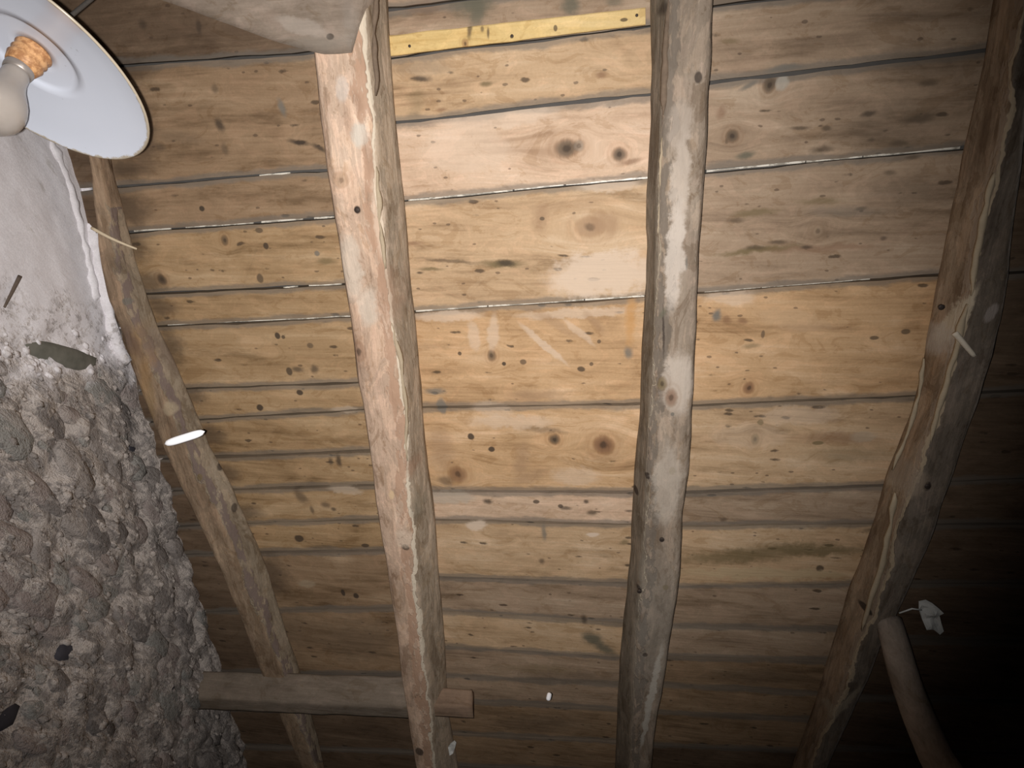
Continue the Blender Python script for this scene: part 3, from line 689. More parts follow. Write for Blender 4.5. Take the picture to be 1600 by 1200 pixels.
# floor and the far wall under the eaves (below the frame, they close the loft)
EARTH, b_, p_ = new_mat('earth_floor', 0.95, 0.05)
g_ = b_.n.new('ShaderNodeNewGeometry')
b_.set(p_.inputs['Base Color'], b_.mix(b_.noise(g_.outputs['Position'], 6, 5), (0.07, 0.055, 0.042, 1), (0.13, 0.105, 0.08, 1)))
def block(name, x0, x1, y0, y1, z0, z1, n=18):
    bm = bmesh.new(); bmesh.ops.create_cube(bm, size=1.0)
    bmesh.ops.subdivide_edges(bm, edges=bm.edges, cuts=n, use_grid_fill=True)
    for v in bm.verts:
        v.co = Vector((lerp(x0, x1, v.co.x + .5), lerp(y0, y1, v.co.y + .5), lerp(z0, z1, v.co.z + .5)))
    me = bpy.data.meshes.new(name); bm.to_mesh(me); bm.free(); return me
fl = block('floor', -1.6, 2.4, -1.2, 3.9, -0.08, 0.0)
for v in fl.vertices:
    if v.co.z > -0.02: v.co.z += 0.008 * noise.noise(v.co * 3)
link('floor', fl, EARTH)['kind'] = 'structure'
wb = block('wall_back', -1.2, 2.4, 3.32, 3.75, -0.02, 1.0)
for v in wb.vertices:
    if v.co.z > 0.9: v.co.z = roof_z(v.co.x, v.co.y, 0.0) - 0.02
    if v.co.y < 3.4: v.co.y += 0.02 * fbm(v.co * 6)
link('wall_back', wb, RUB)['kind'] = 'structure'

# ------------------------------------------------------------------ RAFTERS
def beam_mat(name, left, right, band, cream, feats, band_w=0.035, cream_w=0.006, band_side=-1, wave=0.075, stain=0.6, edge=None):
    """left / right: the two hewn faces (dark, mid, light); band: bark-brown patches beside the waney arris; cream: peeled strip on it"""
    m, b, p = new_mat(name, 0.78, 0.18)
    g = b.n.new('ShaderNodeGroup'); g.node_tree = WOOD
    rp = b.attr('rp')
    sw = b.n.new('ShaderNodeSeparateXYZ'); b.set(sw.inputs[0], rp)
    cb = b.n.new('ShaderNodeCombineXYZ')
    b.set(cb.inputs[0], sw.outputs[1]); b.set(cb.inputs[1], sw.outputs[0]); b.set(cb.inputs[2], sw.outputs[2])
    b.set(g.inputs['Vector'], cb.outputs[0])
    sd = b.attr('arris', 'Fac')
    wv = b.noise(b.vm('MULTIPLY', rp, (14, 7, 14)), 1.0, 4, 0.65)
    wv2 = b.noise(b.vm('MULTIPLY', rp, (60, 22, 60)), 1.0, 3, 0.6)
    s2 = b.math('ADD', sd, b.math('MULTIPLY', b.math('SUBTRACT', wv, 0.5), wave))
    side = b.step(s2, -0.004, 0.004)
    for i, nm in enumerate(('Dark', 'Mid', 'Light')): b.set(g.inputs[nm], b.mix(side, left[i], right[i]))
    g.inputs['Stain'].default_value = stain; g.inputs['Specks'].default_value = 0.05
    c = g.outputs['Color']
    # blotchy old surface: paler scraped areas with crisp edges
    bl = b.noise(b.vm('MULTIPLY', rp, (22, 8, 22)), 1.0, 6, 0.7, dist=0.8)
    c = b.mix(b.math('MULTIPLY', b.step(bl, 0.52, 0.545), 0.75), c, b.mix(1.0, c, (1.30, 1.27, 1.25, 1), 'MULTIPLY'))
    c = b.mix(b.math('MULTIPLY', b.step(bl, 0.445, 0.41), 0.7), c, b.mix(1.0, c, (0.66, 0.61, 0.56, 1), 'MULTIPLY'))
    mid = band_w * 0.5 * band_side
    bd = b.math('ABSOLUTE', b.math('SUBTRACT', s2, mid))
    bm_ = b.math('MULTIPLY', b.step(bd, band_w * 0.5, band_w * 0.5 - 0.004), b.step(wv2, 0.40, 0.50))
    c = b.mix(b.math('MULTIPLY', bm_, 0.8), c, b.mix(wv, band, tuple(min(1, k * 1.5) for k in band[:3]) + (1,)))
    cm = b.step(b.math('ABSOLUTE', b.math('ADD', s2, b.math('MULTIPLY', b.math('SUBTRACT', wv2, 0.5), 0.012))), cream_w, cream_w - 0.002)
    c = b.mix(b.math('MULTIPLY', cm, 0.85), c, cream)
    if edge:
        ea = b.attr('rim', 'Fac')
        c = b.mix(b.math('MULTIPLY', b.step(b.math('ADD', ea, b.math('MULTIPLY', b.math('SUBTRACT', wv2, .5), .008)), 0.004, 0.010, 1.0, 0.0), 0.7), c, edge)
    W = b.vm('SUBTRACT', b.noise(rp, 26.0, 5, 0.7, out=1), (0.5, 0.5, 0.5))
    c = add_features(b, c, W, feats, rp)
    b.set(p.inputs['Base Color'], c)
    hh = b.math('ADD', g.outputs['Height'], b.math('MULTIPLY', b.math('ADD', bm_, b.math('MULTIPLY', cm, 1.2)), -0.35))
    hh = b.math('ADD', hh, b.math('MULTIPLY', wv2, 0.8))
    b.set(p.inputs['Normal'], b.bump(hh, 0.6, 0.006))
    return m
def bfeats(lst, h):
    out = []
    for (k, x, y, rx, ry, a, c, s) in lst:
        q = ru(x, y, h); qx = ru(x + 10, y, h); qy = ru(x, y + 10, h)
        out.append((k, q.x, q.y, max(rx, 2) * (qx - q).length / 10 * 1.1, max(ry, 2) * (qy - q).length / 10 * 1.1, a, c, s))
    return out
def rafter(name, Lp, Rp, Ip, D, kind, mat, cut=0.16, amp=0.003, y0=-620, y1=1420, n=142, seed=0.0):
    rings, arr, rim = [], [], []
    for i in range(n + 1):
        y = lerp(y0, y1, i / n)
        xl, xr, xi = interp(Lp, y), interp(Rp, y), interp(Ip, y)
        if kind == 'R':       # seen from its left: left face runs from the boards to the arris, then the underside
            a0 = ru(xl, y, 0.002); a1 = ru(xl, y, 0.35 * D); b0 = ru(xi, y, D); c0 = ru(xr, y, D)
            v = (a0.y + b0.y) / 2
            c1 = Vector((c0.x, c0.y, 0.002))
            poly = [a0, a1, b0, c0, c1]; ar = b0; rm = c0
        else:                 # seen from its right
            a0 = ru(xl, y, D); b0 = ru(xi, y, D); c0 = ru(xr, y, 0.35 * D); c1 = ru(xr, y, 0.002)
            a1 = Vector((a0.x, a0.y, 0.002))
            poly = [a1, a0, b0, c0, c1]; ar = b0; rm = a0
        # a few points along each side, then soften the arrises
        den = []
        for k in range(len(poly)):
            p, q = poly[k], poly[(k + 1) % len(poly)]
            den += [p, p.lerp(q, 0.33), p.lerp(q, 0.67)]
        ring = chaikin(den, 0.25, 1)
        ctr = sum(ring, Vector()) / len(ring)
        out = []
        for q in ring:
            o = q - ctr; o.y = 0; o.normalize()
            w_ = amp * (1.4 * noise.noise(Vector((q.x * 9, q.y * 4, q.z * 9 + seed))) + 0.8 * noise.noise(Vector((q.x * 30, q.y * 14, q.z * 30 + seed))))
            q2 = q + o * w_
            if q2.z < 0.0005 : q2.z = 0.0005
            out.append(q2)
            # signed distance across the arris: negative to its left
            arr.append(math.copysign(math.hypot(q.x - ar.x, q.z - ar.z), q.x - ar.x) if q.z > 0.01 or True else 0)
            rim.append(math.hypot(q.x - rm.x, q.z - rm.z))
        rings.append([rw(*q) for q in out])
    return link(name, sweep(name, rings, {'arris': arr, 'rim': rim}), mat)

PK = ((.31, .215, .155), (.49, .355, .26), (.63, .485, .37))
GB = ((.235, .187, .137), (.365, .295, .22), (.48, .40, .31))
GR = ((.15, .117, .087), (.258, .205, .156), (.37, .303, .237))
BR = ((.15, .102, .066), (.26, .187, .125), (.38, .285, .197))
DG = ((.075, .058, .044), (.15, .122, .096), (.24, .20, .16))
CREAM = (.66, .575, .45, 1); REDB = (.34, .215, .145, 1)
HO = (.035, .025, .02, 1)

# rafter 1: round leaning pole by the wall
L1 = [(120, 150), (143, 280), (152, 380), (168, 470), (203, 560), (233, 650), (263, 720), (308, 820), (343, 890), (378, 970), (403, 1040), (440, 1130), (470, 1200)]
Q1 = [(150, 150), (172, 255), (197, 340), (212, 400), (247, 510), (292, 610), (327, 700), (367, 770), (402, 850), (432, 940), (462, 1030), (490, 1130), (508, 1200)]
I1 = [(135, 150), (160, 280), (178, 380), (195, 470), (230, 560), (268, 650), (300, 720), (345, 820), (378, 890), (410, 970), (438, 1040), (470, 1130), (495, 1200)]
D1 = 0.075
f1 = bfeats([('blob', 212, 540, 11, 30, .35, (.32, .205, .10, 1), .7), ('blob', 226, 590, 9, 40, .35, (.34, .21, .10, 1), .7), ('blob', 236, 625, 8, 30, .3, (.30, .20, .10, 1), .6),
             ('blob', 205, 535, 12, 26, -.3, (.11, .07, .06, 1), .6), ('blob', 245, 560, 8, 50, -.35, (.14, .10, .075, 1), .6), ('hole', 330, 742, 4, 6, 0, HO, .8), ('hole', 312, 746, 3, 5, 0, OLV, .8),
             ('hole', 195, 472, 5, 5, 0, GY, .8), ('patch', 262, 640, 8, 10, 0, (.42, .34, .23, 1), .6), ('blob', 178, 415, 9, 14, -.3, DK2, .5), ('hole', 355, 805, 3, 6, 0, HO, .7)], D1)
rm1 = beam_mat('leaning_pole_wood', BR, ((.165, .128, .09), (.265, .212, .152), (.355, .295, .222)), (.13, .095, .085, 1), (.36, .30, .22, 1), f1, 0.03, 0.0015, 1)
tag(rafter('rafter', L1, Q1, I1, D1, 'L', rm1, amp=0.004, y0=60, y1=1330, seed=3), 'crooked brown round pole rafter leaning beside the stone wall', 'rafter', 'rafters under the plank roof')

# rafter 2: pale hewn rafter with peeled bark strip
L2 = [(478, -60), (484, 60), (497, 180), (510, 280), (529, 400), (545, 500), (558, 600), (572, 680), (585, 780), (604, 900), (619, 1000), (632, 1100), (648, 1200)]
Q2 = [(603, -60), (608, 50), (613, 110), (620, 200), (630, 300), (637, 400), (648, 500), (658, 600), (665, 690), (676, 780), (684, 860), (691, 950), (697, 1050), (702, 1120), (716, 1200)]
I2 = [(566, -60), (572, 100), (583, 200), (590, 300), (605, 420), (612, 500), (630, 600), (638, 720), (642, 800), (650, 900), (658, 1000), (668, 1100), (680, 1200)]
D2 = 0.135
f2 = bfeats([('knot', 532, 281, 11, 11, 0, SWL, .6), ('hole', 558, 328, 5, 6, 0, HO, .9), ('knot', 561, 550, 9, 13, 0, REDB, .9), ('hole', 634, 854, 6, 5, 0, HO, .8), ('patch', 632, 840, 12, 14, 0, PALE, .6), ('blob', 612, 272, 3, 8, 0, DK2, .8),
             ('patch', 562, 210, 13, 20, 0, (.60, .55, .47, 1), .8), ('patch', 535, 140, 9, 20, 0, (.58, .52, .46, 1), .6), ('blob', 560, 160, 9, 18, 0, REDB, .6), ('blob', 577, 250, 8, 40, 0, REDB, .6), ('blob', 606, 470, 14, 36, 0, REDB, .55), ('blob', 600, 430, 9, 26, 0, REDB, .5),
             ('blob', 545, 190, 8, 30, 0, REDB, .5), ('patch', 548, 420, 16, 50, 0, (.60, .53, .44, 1), .55), ('patch', 590, 340, 8, 60, 0, PALE, .5), ('blob', 640, 735, 6, 14, 0, REDB, .7), ('patch', 612, 773, 4, 7, 0, (.68, .5, .3, 1), .7), ('blob', 648, 800, 7, 20, 0, GRN, .5), ('hole', 655, 1175, 6, 6, 0, HO, .8),
             ('patch', 575, 480, 14, 30, .2, (.62, .56, .47, 1), .5), ('blob', 590, 40, 5, 60, 0, DK2, .6)], D2)
rm2 = beam_mat('peeled_rafter_wood', PK, GB, REDB, CREAM, f2, 0.036, 0.006, -1, stain=0.45)
tag(rafter('rafter', L2, Q2, I2, D2, 'L', rm2, seed=11), 'pale pinkish hewn rafter with reddish peeled bark strip, notched by the low crossbeam', 'rafter', 'rafters under the plank roof')

# rafter 3: grey knotty rafter in the middle
L3 = [(1017, -60), (1018, 100), (1015, 200), (1011, 300), (1010, 365), (1012, 375), (1008, 470), (1003, 560), (1000, 640), (993, 720), (988, 800), (985, 860), (978, 930), (972, 1000), (967, 1080), (962, 1190)]
Q3 = [(1120, -60), (1113, 80), (1109, 150), (1105, 230), (1100, 290), (1093, 380), (1088, 480), (1085, 560), (1083, 620), (1081, 680), (1077, 740), (1068, 800), (1065, 880), (1059, 930), (1050, 990), (1042, 1040), (1035, 1080), (1024, 1150), (1019, 1190)]
I3 = [(1042, -60), (1042, 100), (1034, 200), (1030, 300), (1028, 400), (1024, 500), (1020, 600), (1012, 720), (1006, 860), (996, 1000), (985, 1190)]
D3 = 0.12
f3 = bfeats([('patch', 1062, 300, 14, 90, 0, (.50, .43, .36, 1), .7), ('patch', 1055, 400, 13, 85, 0, (.53, .465, .40, 1), .8), ('patch', 1062, 200, 18, 40, 0, (.42, .355, .295, 1), .6), ('patch', 1060, 600, 24, 46, 0, (.52, .45, .38, 1), .75),
             ('knot', 1035, 600, 7, 10, 0, OLV, .9), ('knot', 1049, 622, 8, 12, 0, RB, .8), ('hole', 1012, 745, 4, 5, 0, HO, .9), ('hole', 1050, 736, 5, 6, 0, OLV, .8), ('hole', 1034, 843, 4, 4, 0, HO, .95), ('hole', 995, 788, 4, 6, 0, HO, .9), ('hole', 999, 924, 4, 5, 0, HO, .9), ('hole', 1040, 918, 5, 4, 0, OLV, .9), ('hole', 1091, 121, 6, 9, 0, HO, .8),
             ('blob', 1037, 520, 1.6, 40, -.05, HO, .8), ('blob', 1036, 490, 4, 9, .4, GRN, .8), ('blob', 1072, 411, 2, 10, 0, GY, .8), ('blob', 1038, 10, 8, 12, .5, HO, .7), ('patch', 1042, 760, 22, 60, 0, (.50, .44, .37, 1), .5), ('blob', 1030, 990, 40, 110, 0, (.30, .275, .235, 1), .35),
             ('patch', 1020, 1075, 5, 62, .12, (.46, .42, .36, 1), .85), ('patch', 1010, 1130, 4, 40, .12, (.46, .42, .36, 1), .8), ('hole', 1008, 1024, 4, 3, 0, HO, .7), ('hole', 1051, 648, 3, 3, 0, GY, .9)], D3)
rm3 = beam_mat('grey_rafter_wood', ((.10, .085, .065), (.18, .15, .115), (.30, .255, .20)), GR, (.12, .10, .08, 1), (.46, .40, .30, 1), f3, 0.03, 0.0018, 1, stain=0.7)
tag(rafter('rafter', L3, Q3, I3, D3, 'R', rm3, amp=0.0036, seed=23), 'grey weathered rafter with paired knots, in the middle of the plank roof', 'rafter', 'rafters under the plank roof')

# rafter 4: dark rafter on the right, waney arris
L4 = [(1562, -60), (1545, 50), (1530, 130), (1515, 200), (1500, 270), (1485, 340), (1470, 420), (1455, 500), (1440, 580), (1425, 640), (1405, 690), (1385, 740), (1370, 800), (1350, 860), (1330, 910), (1310, 980), (1290, 1040), (1270, 1110), (1240, 1190)]
Q4 = [(1650, -60), (1622, 60), (1606, 200), (1597, 290), (1590, 340), (1580, 430), (1570, 500), (1555, 560), (1535, 620), (1512, 690), (1492, 750), (1476, 790), (1456, 850), (1430, 905), (1408, 955), (1385, 1000), (1360, 1060), (1330, 1120), (1298, 1190)]
I4 = [(1612, -60), (1592, 60), (1573, 200), (1548, 300), (1528, 400), (1515, 470), (1500, 530), (1468, 640), (1448, 690), (1425, 760), (1408, 820), (1390, 900), (1366, 960), (1340, 1020), (1310, 1100), (1272, 1190)]
D4 = 0.13
f4 = bfeats([('hole', 1471, 480, 6, 6, 0, HO, .95), ('hole', 1449, 760, 7, 7, 0, HO, .95), ('hole', 1358, 962, 6, 5, 0, HO, .9), ('patch', 1505, 500, 7, 50, .18, (.50, .42, .31, 1), .8), ('patch', 1480, 545, 18, 26, .2, (.42, .36, .30, 1), .6), ('patch', 1390, 800, 12, 40, .3, (.42, .34, .25, 1), .7),
             ('patch', 1425, 755, 24, 22, 0, (.30, .235, .175, 1), .7), ('patch', 1548, 490, 8, 14, .2, (.36, .31, .28, 1), .7), ('blob', 1365, 868, 14, 14, 0, (.16, .10, .085, 1), .7), ('patch', 1320, 1100, 6, 30, .4, (.36, .30, .22, 1), .7), ('blob', 1288, 1105, 9, 16, 0, (.08, .065, .055, 1), .7)], D4)
rm4 = beam_mat('dark_rafter_wood', BR, DG, (.22, .165, .12, 1), (.40, .315, .215, 1), f4, 0.026, 0.006, -1, stain=0.7, edge=(.36, .31, .27, 1))
tag(rafter('rafter', L4, Q4, I4, D4, 'R', rm4, amp=0.0035, seed=37), 'dark two-toned rafter on the right with tan wavy edge and upright pole beneath', 'rafter', 'rafters under the plank roof')

# loose bark left along the arrises and iron nail heads, parts of their rafters
RAF = [o for o in COL.objects if o.name.startswith('rafter')]
RAF.sort(key=lambda o: o.name)
BARK, b_, p_ = new_mat('loose_bark', 0.9, 0.1)
b_.set(p_.inputs['Base Color'], b_.mix(b_.noise(b_.attr('rp'), 60, 4, 0.7), (.10, .075, .055, 1), (.24, .175, .125, 1)))
BAST, b_, p_ = new_mat('pale_bast', 0.85, 0.12)
b_.set(p_.inputs['Base Color'], b_.mix(b_.noise(b_.attr('rp'), 60, 4, 0.7), (.33, .26, .175, 1), (.50, .41, .29, 1)))
NAIL, b_, p_ = new_mat('iron_nail', 0.6, 0.4)
p_.inputs['Metallic'].default_value = 0.5
b_.set(p_.inputs['Base Color'], b_.mix(b_.noise(b_.attr('rp'), 400, 2), (0.03, 0.024, 0.02, 1), (0.09, 0.065, 0.055, 1)))
def nail(x, y, h, parent, r=0.003):
    c = ru(x, y, h)
    rings = [[rw(c.x + rr_ * math.cos(k * math.pi / 4), c.y + rr_ * math.sin(k * math.pi / 4), c.z + dz) for k in range(8)] for rr_, dz in ((r * .8, -.006), (r, 0), (r, .0012), (r * .6, .002))]
    link('nail', sweep('nail', rings), NAIL, parent)
def strip(name, path, h, wid, th, mat, parent, seed):
    n = max(8, int(sum(math.dist(p, q) for p, q in zip(path, path[1:])) / 12)); rings = []
    for i in range(n + 1):
        y = lerp(path[0][1], path[-1][1], i / n); x = interp(path, y) + 5 * noise.noise(Vector((y * 0.021, seed, 0))) + 2 * noise.noise(Vector((y * 0.09, seed, 2)))
        c = ru(x, y, h); w = wid * (0.75 + 0.8 * noise.noise(Vector((y * 0.03, seed, 7)))) * min(1, i / 2 + .15, (n - i) / 2 + .15)
        w = max(w, 0.0008)
        rings.append([rw(c.x - w, c.y, c.z - .004), rw(c.x - w * .8, c.y, c.z + th * .7), rw(c.x, c.y, c.z + th), rw(c.x + w * .8, c.y, c.z + th * .7), rw(c.x + w, c.y, c.z - .004)])
    return link(name, sweep(name, rings), mat, parent)
strip('bast_strip', [(588, 260), (592, 330), (602, 420)], D2 - .004, .006, .003, BAST, RAF[1], 1)
strip('bast_strip', [(612, 505), (628, 570), (634, 640), (636, 720)], D2 - .004, .006, .003, BAST, RAF[1], 5)
strip('bark_strip', [(590, -20), (584, 60), (588, 150)], D2 - .004, .007, .004, BARK, RAF[1], 9)
strip('bark_strip', [(1044, 0), (1040, 90), (1036, 180)], D3 - .004, .008, .004, BARK, RAF[2], 12)
strip('bast_strip', [(1034, 215), (1031, 300), (1029, 420)], D3 - .004, .0028, .002, BAST, RAF[2], 15)
strip('bast_strip', [(1552, 270), (1532, 370), (1516, 462)], D4 - .004, .007, .004, BAST, RAF[3], 18)
strip('bast_strip', [(1512, 475), (1498, 528), (1470, 632), (1452, 690)], D4 - .004, .007, .004, BAST, RAF[3], 22)
strip('bast_strip', [(1444, 560), (1432, 640), (1410, 700), (1392, 735)], D4 * .72, .005, .003, BAST, RAF[3], 25)
strip('bast_strip', [(1398, 770), (1390, 830), (1368, 920), (1345, 985)], D4 - .012, .008, .004, BAST, RAF[3], 29)
for x, y, k in ((558, 328, 1), (1034, 843, 2), (1471, 480, 3), (1449, 760, 3), (999, 924, 2)):
    nail(x, y, (D2, D2, D3, D4)[k] - (.012 if (x, k) == (1471, 3) else 0.001), RAF[k], 0.006)

# ------------------------------------------------------------------ cross pieces
def plain_beam_mat(name, tones, stain=0.6, feats=(), swap=False):
    m, b, p = new_mat(name, 0.8, 0.18)
    g = b.n.new('ShaderNodeGroup'); g.node_tree = WOOD
    rp = b.attr('rp'); v = rp
    if swap:
        sw = b.n.new('ShaderNodeSeparateXYZ'); b.set(sw.inputs[0], rp); cb = b.n.new('ShaderNodeCombineXYZ')
        b.set(cb.inputs[0], sw.outputs[2]); b.set(cb.inputs[1], sw.outputs[0]); b.set(cb.inputs[2], sw.outputs[1]); v = cb.outputs[0]
    b.set(g.inputs['Vector'], v)
    for nm, c in zip(('Dark', 'Mid', 'Light'), tones): b.set(g.inputs[nm], c)
    g.inputs['Stain'].default_value = stain; g.inputs['Specks'].default_value = 0.05
    c = g.outputs['Color']
    bl = b.noise(rp, 16.0, 5, 0.65)
    c = b.mix(b.math('MULTIPLY', b.step(bl, 0.5, 0.62), 0.4), c, b.mix(1.0, c, (1.25, 1.24, 1.24, 1), 'MULTIPLY'))
    if feats: c = add_features(b, c, g.outputs['Warped'], feats, rp)
    b.set(p.inputs['Base Color'], c)
    b.set(p.inputs['Normal'], b.bump(g.outputs['Height'], 0.6, 0.005))
    return m
# upper brace: runs from the wall up to the side of the pale rafter
HB = 0.155
rings = []
for i in range(61):
    t = i / 40 - 0.5
    xl, yl = lerp(40, 492, t), lerp(-74, 86, t)
    if t > 0.88: xl = lerp(437.8, 545, (t - 0.88) / 0.12); yl = lerp(66.8, 84, min(1, (t - 0.88) / 0.06)) - (3 * max(0, (t - .94) / .06))
    xh, yh = lerp(130, 582, t), lerp(-260, -60, t)
    th = 0.085
    a, b2 = ru(xl, yl, HB), ru(xh, yh, HB)
    a2, b3 = Vector((a.x, a.y, HB - th)), Vector((b2.x, b2.y, HB - th))
    poly = []
    for p, q in ((a, b2), (b2, b3), (b3, a2), (a2, a)): poly += [p, p.lerp(q, .33), p.lerp(q, .67)]
    ring = chaikin(poly, 0.25, 1); c = sum(ring, Vector()) / len(ring)
    rings.append([rw(*(q + (q - c).normalized() * 0.004 * noise.noise(q * 12))) for q in ring])
fb = bfeats([('hole', 516, 57, 6, 5, 0, HO, .8), ('blob', 490, 70, 60, 14, 0, (.20, .18, .15, 1), .45), ('patch', 470, 40, 40, 12, .3, (.42, .37, .32, 1), .4), ('blob', 548, 40, 12, 50, 0, (.24, .21, .18, 1), .4)], HB)
BRM = plain_beam_mat('brace_wood', ((.155, .12, .092), (.245, .195, .152), (.33, .27, .217)), 0.6, fb)
tag(link('brace_beam', sweep('brace_beam', rings), BRM), 'broad grey-brown brace beam butting the pale rafter at top left', 'beam')

# lower crossbeam: from the stone wall under the leaning pole into the pale rafter
A_ = roof(300, 1092, 0.150); B_ = roof(640, 1105, 0.118)
pn = nrm((B_ - A_).cross(Vector((0, 0, 1))))
def on_face(x, y):
    d = ray(x, y); return CAM + d * ((A_ - CAM).dot(pn) / d.dot(pn))
back = pn if pn.y > 0 else -pn
def slab_rings(ptsT, ptsB, n, th, seed, drop=0.024):
    rings = []
    for i in range(n + 1):
        t = i / n
        a = on_face(lerp(ptsT[0][0], ptsT[1][0], t), lerp(ptsT[0][1], ptsT[1][1], t)); b2 = on_face(lerp(ptsB[0][0], ptsB[1][0], t), lerp(ptsB[0][1], ptsB[1][1], t))
        poly = []
        cs = (a, b2, b2 + back * th - Vector((0, 0, drop)), a + back * th)
        for k in range(4):
            p, q = cs[k], cs[(k + 1) % 4]; poly += [p, p.lerp(q, .3), p.lerp(q, .7)]
        ring = chaikin(poly, 0.25, 1); c = sum(ring, Vector()) / len(ring)
        rings.append([q + (q - c).normalized() * 0.003 * noise.noise(q * 14 + Vector((seed, 0, 0))) for q in ring])
    return rings
CBM = plain_beam_mat('crossbeam_wood', ((.125, .098, .075), (.20, .162, .125), (.28, .23, .18)), 0.6)
cb_ = tag(link('crossbeam', sweep('crossbeam', slab_rings([(215, 1046), (648, 1057)], [(215, 1087), (648, 1105)], 34, 0.06, 2)), CBM), 'low horizontal crossbeam from the stone wall to the pale rafter', 'beam')
TNM = plain_beam_mat('tenon_wood', ((.17, .115, .08), (.26, .18, .125), (.34, .25, .175)), 0.3)
tn = link('tenon', sweep('tenon', slab_rings([(646, 1073), (737, 1077)], [(646, 1102), (737, 1105)], 10, 0.045, 5)), TNM, cb_)
tn['label'] = 'reddish tenon end poking past the rafter'

# pale new batten nailed along the upper board
q = [ru(608, 57), ru(1008, 13.5), ru(1008, 40), ru(608, 89)]
rings = []
for i in range(25):
    t = i / 24
    a, b2 = q[0].lerp(q[1], t), q[3].lerp(q[2], t)
    a = a + Vector((0, 0.002 * noise.noise(Vector((t * 9, 1, 0))), 0)); b2 = b2 + Vector((0, 0.0015 * noise.noise(Vector((t * 9, 5, 0))), 0))
    rings.append([rw(a.x, a.y, 0.003), rw(a.x, a.y, 0.0155), rw(a.x, a.y + .002, 0.017), rw(b2.x, b2.y - .002, 0.017), rw(b2.x, b2.y, 0.0155), rw(b2.x, b2.y, 0.003)])
BTM = plain_beam_mat('new_batten_wood', ((.50, .33, .12), (.66, .48, .21), (.74, .57, .30)), 0.15,
                     bfeats([('knot', 727, 68, 5, 7, 0, (.35, .2, .09, 1), .9), ('hole', 975, 31, 6, 3, 0, DK, .8), ('blob', 735, 45, 4, 16, .2, DK2, .8), ('hole', 868, 44, 3, 5, 0, DK2, .8), ('hole', 800, 57, 3, 3, 0, DK, .8), ('blob', 763, 52, 2, 9, 0, DK2, .8), ('blob', 754, 46, 3, 5, 0, DK2, .7)], 0.016))
bt = tag(link('batten', sweep('batten', rings, smooth=False), BTM), 'yellow new-wood batten along the topmost board between pale and grey rafters', 'batten')
for (x, y) in ((800, 56), (995, 24), (640, 72)): nail(x, y, 0.017, bt)

# upright pole under the right rafter
T = roof(1388, 968, D4 - 0.02)
def vert(x, y):
    d = ray(x, y); return CAM + d * ((T.y - CAM.y) / d.y)
path = [(1386, 968), (1396, 1000), (1408, 1040), (1421, 1080), (1434, 1115), (1446, 1145), (1462, 1180), (1482, 1215)]
pts = [vert(*p) for p in path]
half = [19, 19.5, 20.5, 22, 23, 24, 25, 26]
rad = [h * (p - CAM).dot(FW) / F for h, p in zip(half, pts)]
dd = pts[-1] - pts[-2]
while pts[-1].z > 0.12:
    pts.append(pts[-1] + Vector((0.004 * noise.noise(pts[-1] * 7), 0, -0.1))); rad.append(rad[-1] * 1.004)
pts.append(Vector((pts[-1].x, pts[-1].y, 0.0))); rad.append(rad[-1])
# refine
P2, r2_ = [], []
for i in range(len(pts) - 1):
    for k in range(4):
        P2.append(pts[i].lerp(pts[i + 1], k / 4)); r2_.append(lerp(rad[i], rad[i + 1], k / 4))
P2.append(pts[-1]); r2_.append(rad[-1])
PLM = plain_beam_mat('pole_wood', ((.15, .12, .10), (.27, .225, .185), (.38, .32, .27)), 0.5, swap=True)
tag(link('support_pole', sweep('support_pole', tube_rings(P2, r2_, 14, 0.16, 4)), PLM), 'crooked grey support pole standing under the dark right rafter', 'pole')

# ------------------------------------------------------------------ PENDANT LAMP
LC = CAM + ray(34.9, 101.4) * 0.920
LA = nrm((-0.283, 0.217, -1.0))
lamp = empty('pendant_lamp', LC)
tag(lamp, 'white enamel lamp shade with bare bulb hanging at top left', 'lamp')
ax = nrm(LA.cross(Vector((0, 1, 0)))); ay = LA.cross(ax)
def lathe(name, prof, mat, parent, n=64, jit=0.0, smooth=True, closed=False, tilt=0.0):
    rings = []
    for (r, z) in prof:
        rings.append([ax * (r * math.cos(2 * math.pi * k / n)) + ay * (r * math.sin(2 * math.pi * k / n)) + LA * z
                      for k in range(n)])
    verts = [p for r in rings for p in r]; faces = []
    m = len(rings)
    for i in range(m if closed else m - 1):
        for k in range(n):
            a, c = (i % m) * n + k, (i % m) * n + (k + 1) % n
            e, g = ((i + 1) % m) * n + k, ((i + 1) % m) * n + (k + 1) % n
            faces.append((a, c, g, e))
    if not closed:
        faces.append(tuple(range(n))); faces.append(tuple((m - 1) * n + k for k in range(n)))
    if tilt:
        M = Matrix.Rotation(-tilt, 4, LA.cross(RT).normalized()); M.invert()
        pv = LA * 0.004
        verts = [M @ (p - pv) + pv for p in verts]
    rads = [prof[i // n][0] for i in range(len(verts))]
    me = mesh(name, verts, faces, {'rad': ('FLOAT', rads)}, smooth)
    return link(name, me, mat, parent)
RL = 0.175
ENA, b_, p_ = new_mat('white_enamel', 0.22, 0.5)
tc = b_.n.new('ShaderNodeTexCoord'); OB = tc.outputs['Object']
ec = b_.mix(b_.noise(OB, 8, 4), (0.62, 0.67, 0.77, 1), (0.68, 0.72, 0.81, 1))
sp_ = b_.step(b_.noise(OB, 46, 3, 0.7), 0.70, 0.75)
ec = b_.mix(b_.math('MULTIPLY', sp_, 0.5), ec, (0.35, 0.36, 0.40, 1))
rd = b_.math('ADD', b_.attr('rad', 'Fac'), b_.math('MULTIPLY', b_.math('SUBTRACT', b_.noise(OB, 60, 4, 0.7), 0.5), 0.014))
ec = b_.mix(b_.step(rd, RL - 0.0045, RL - 0.001), ec, (0.42, 0.36, 0.27, 1))
b_.set(p_.inputs['Base Color'], ec)
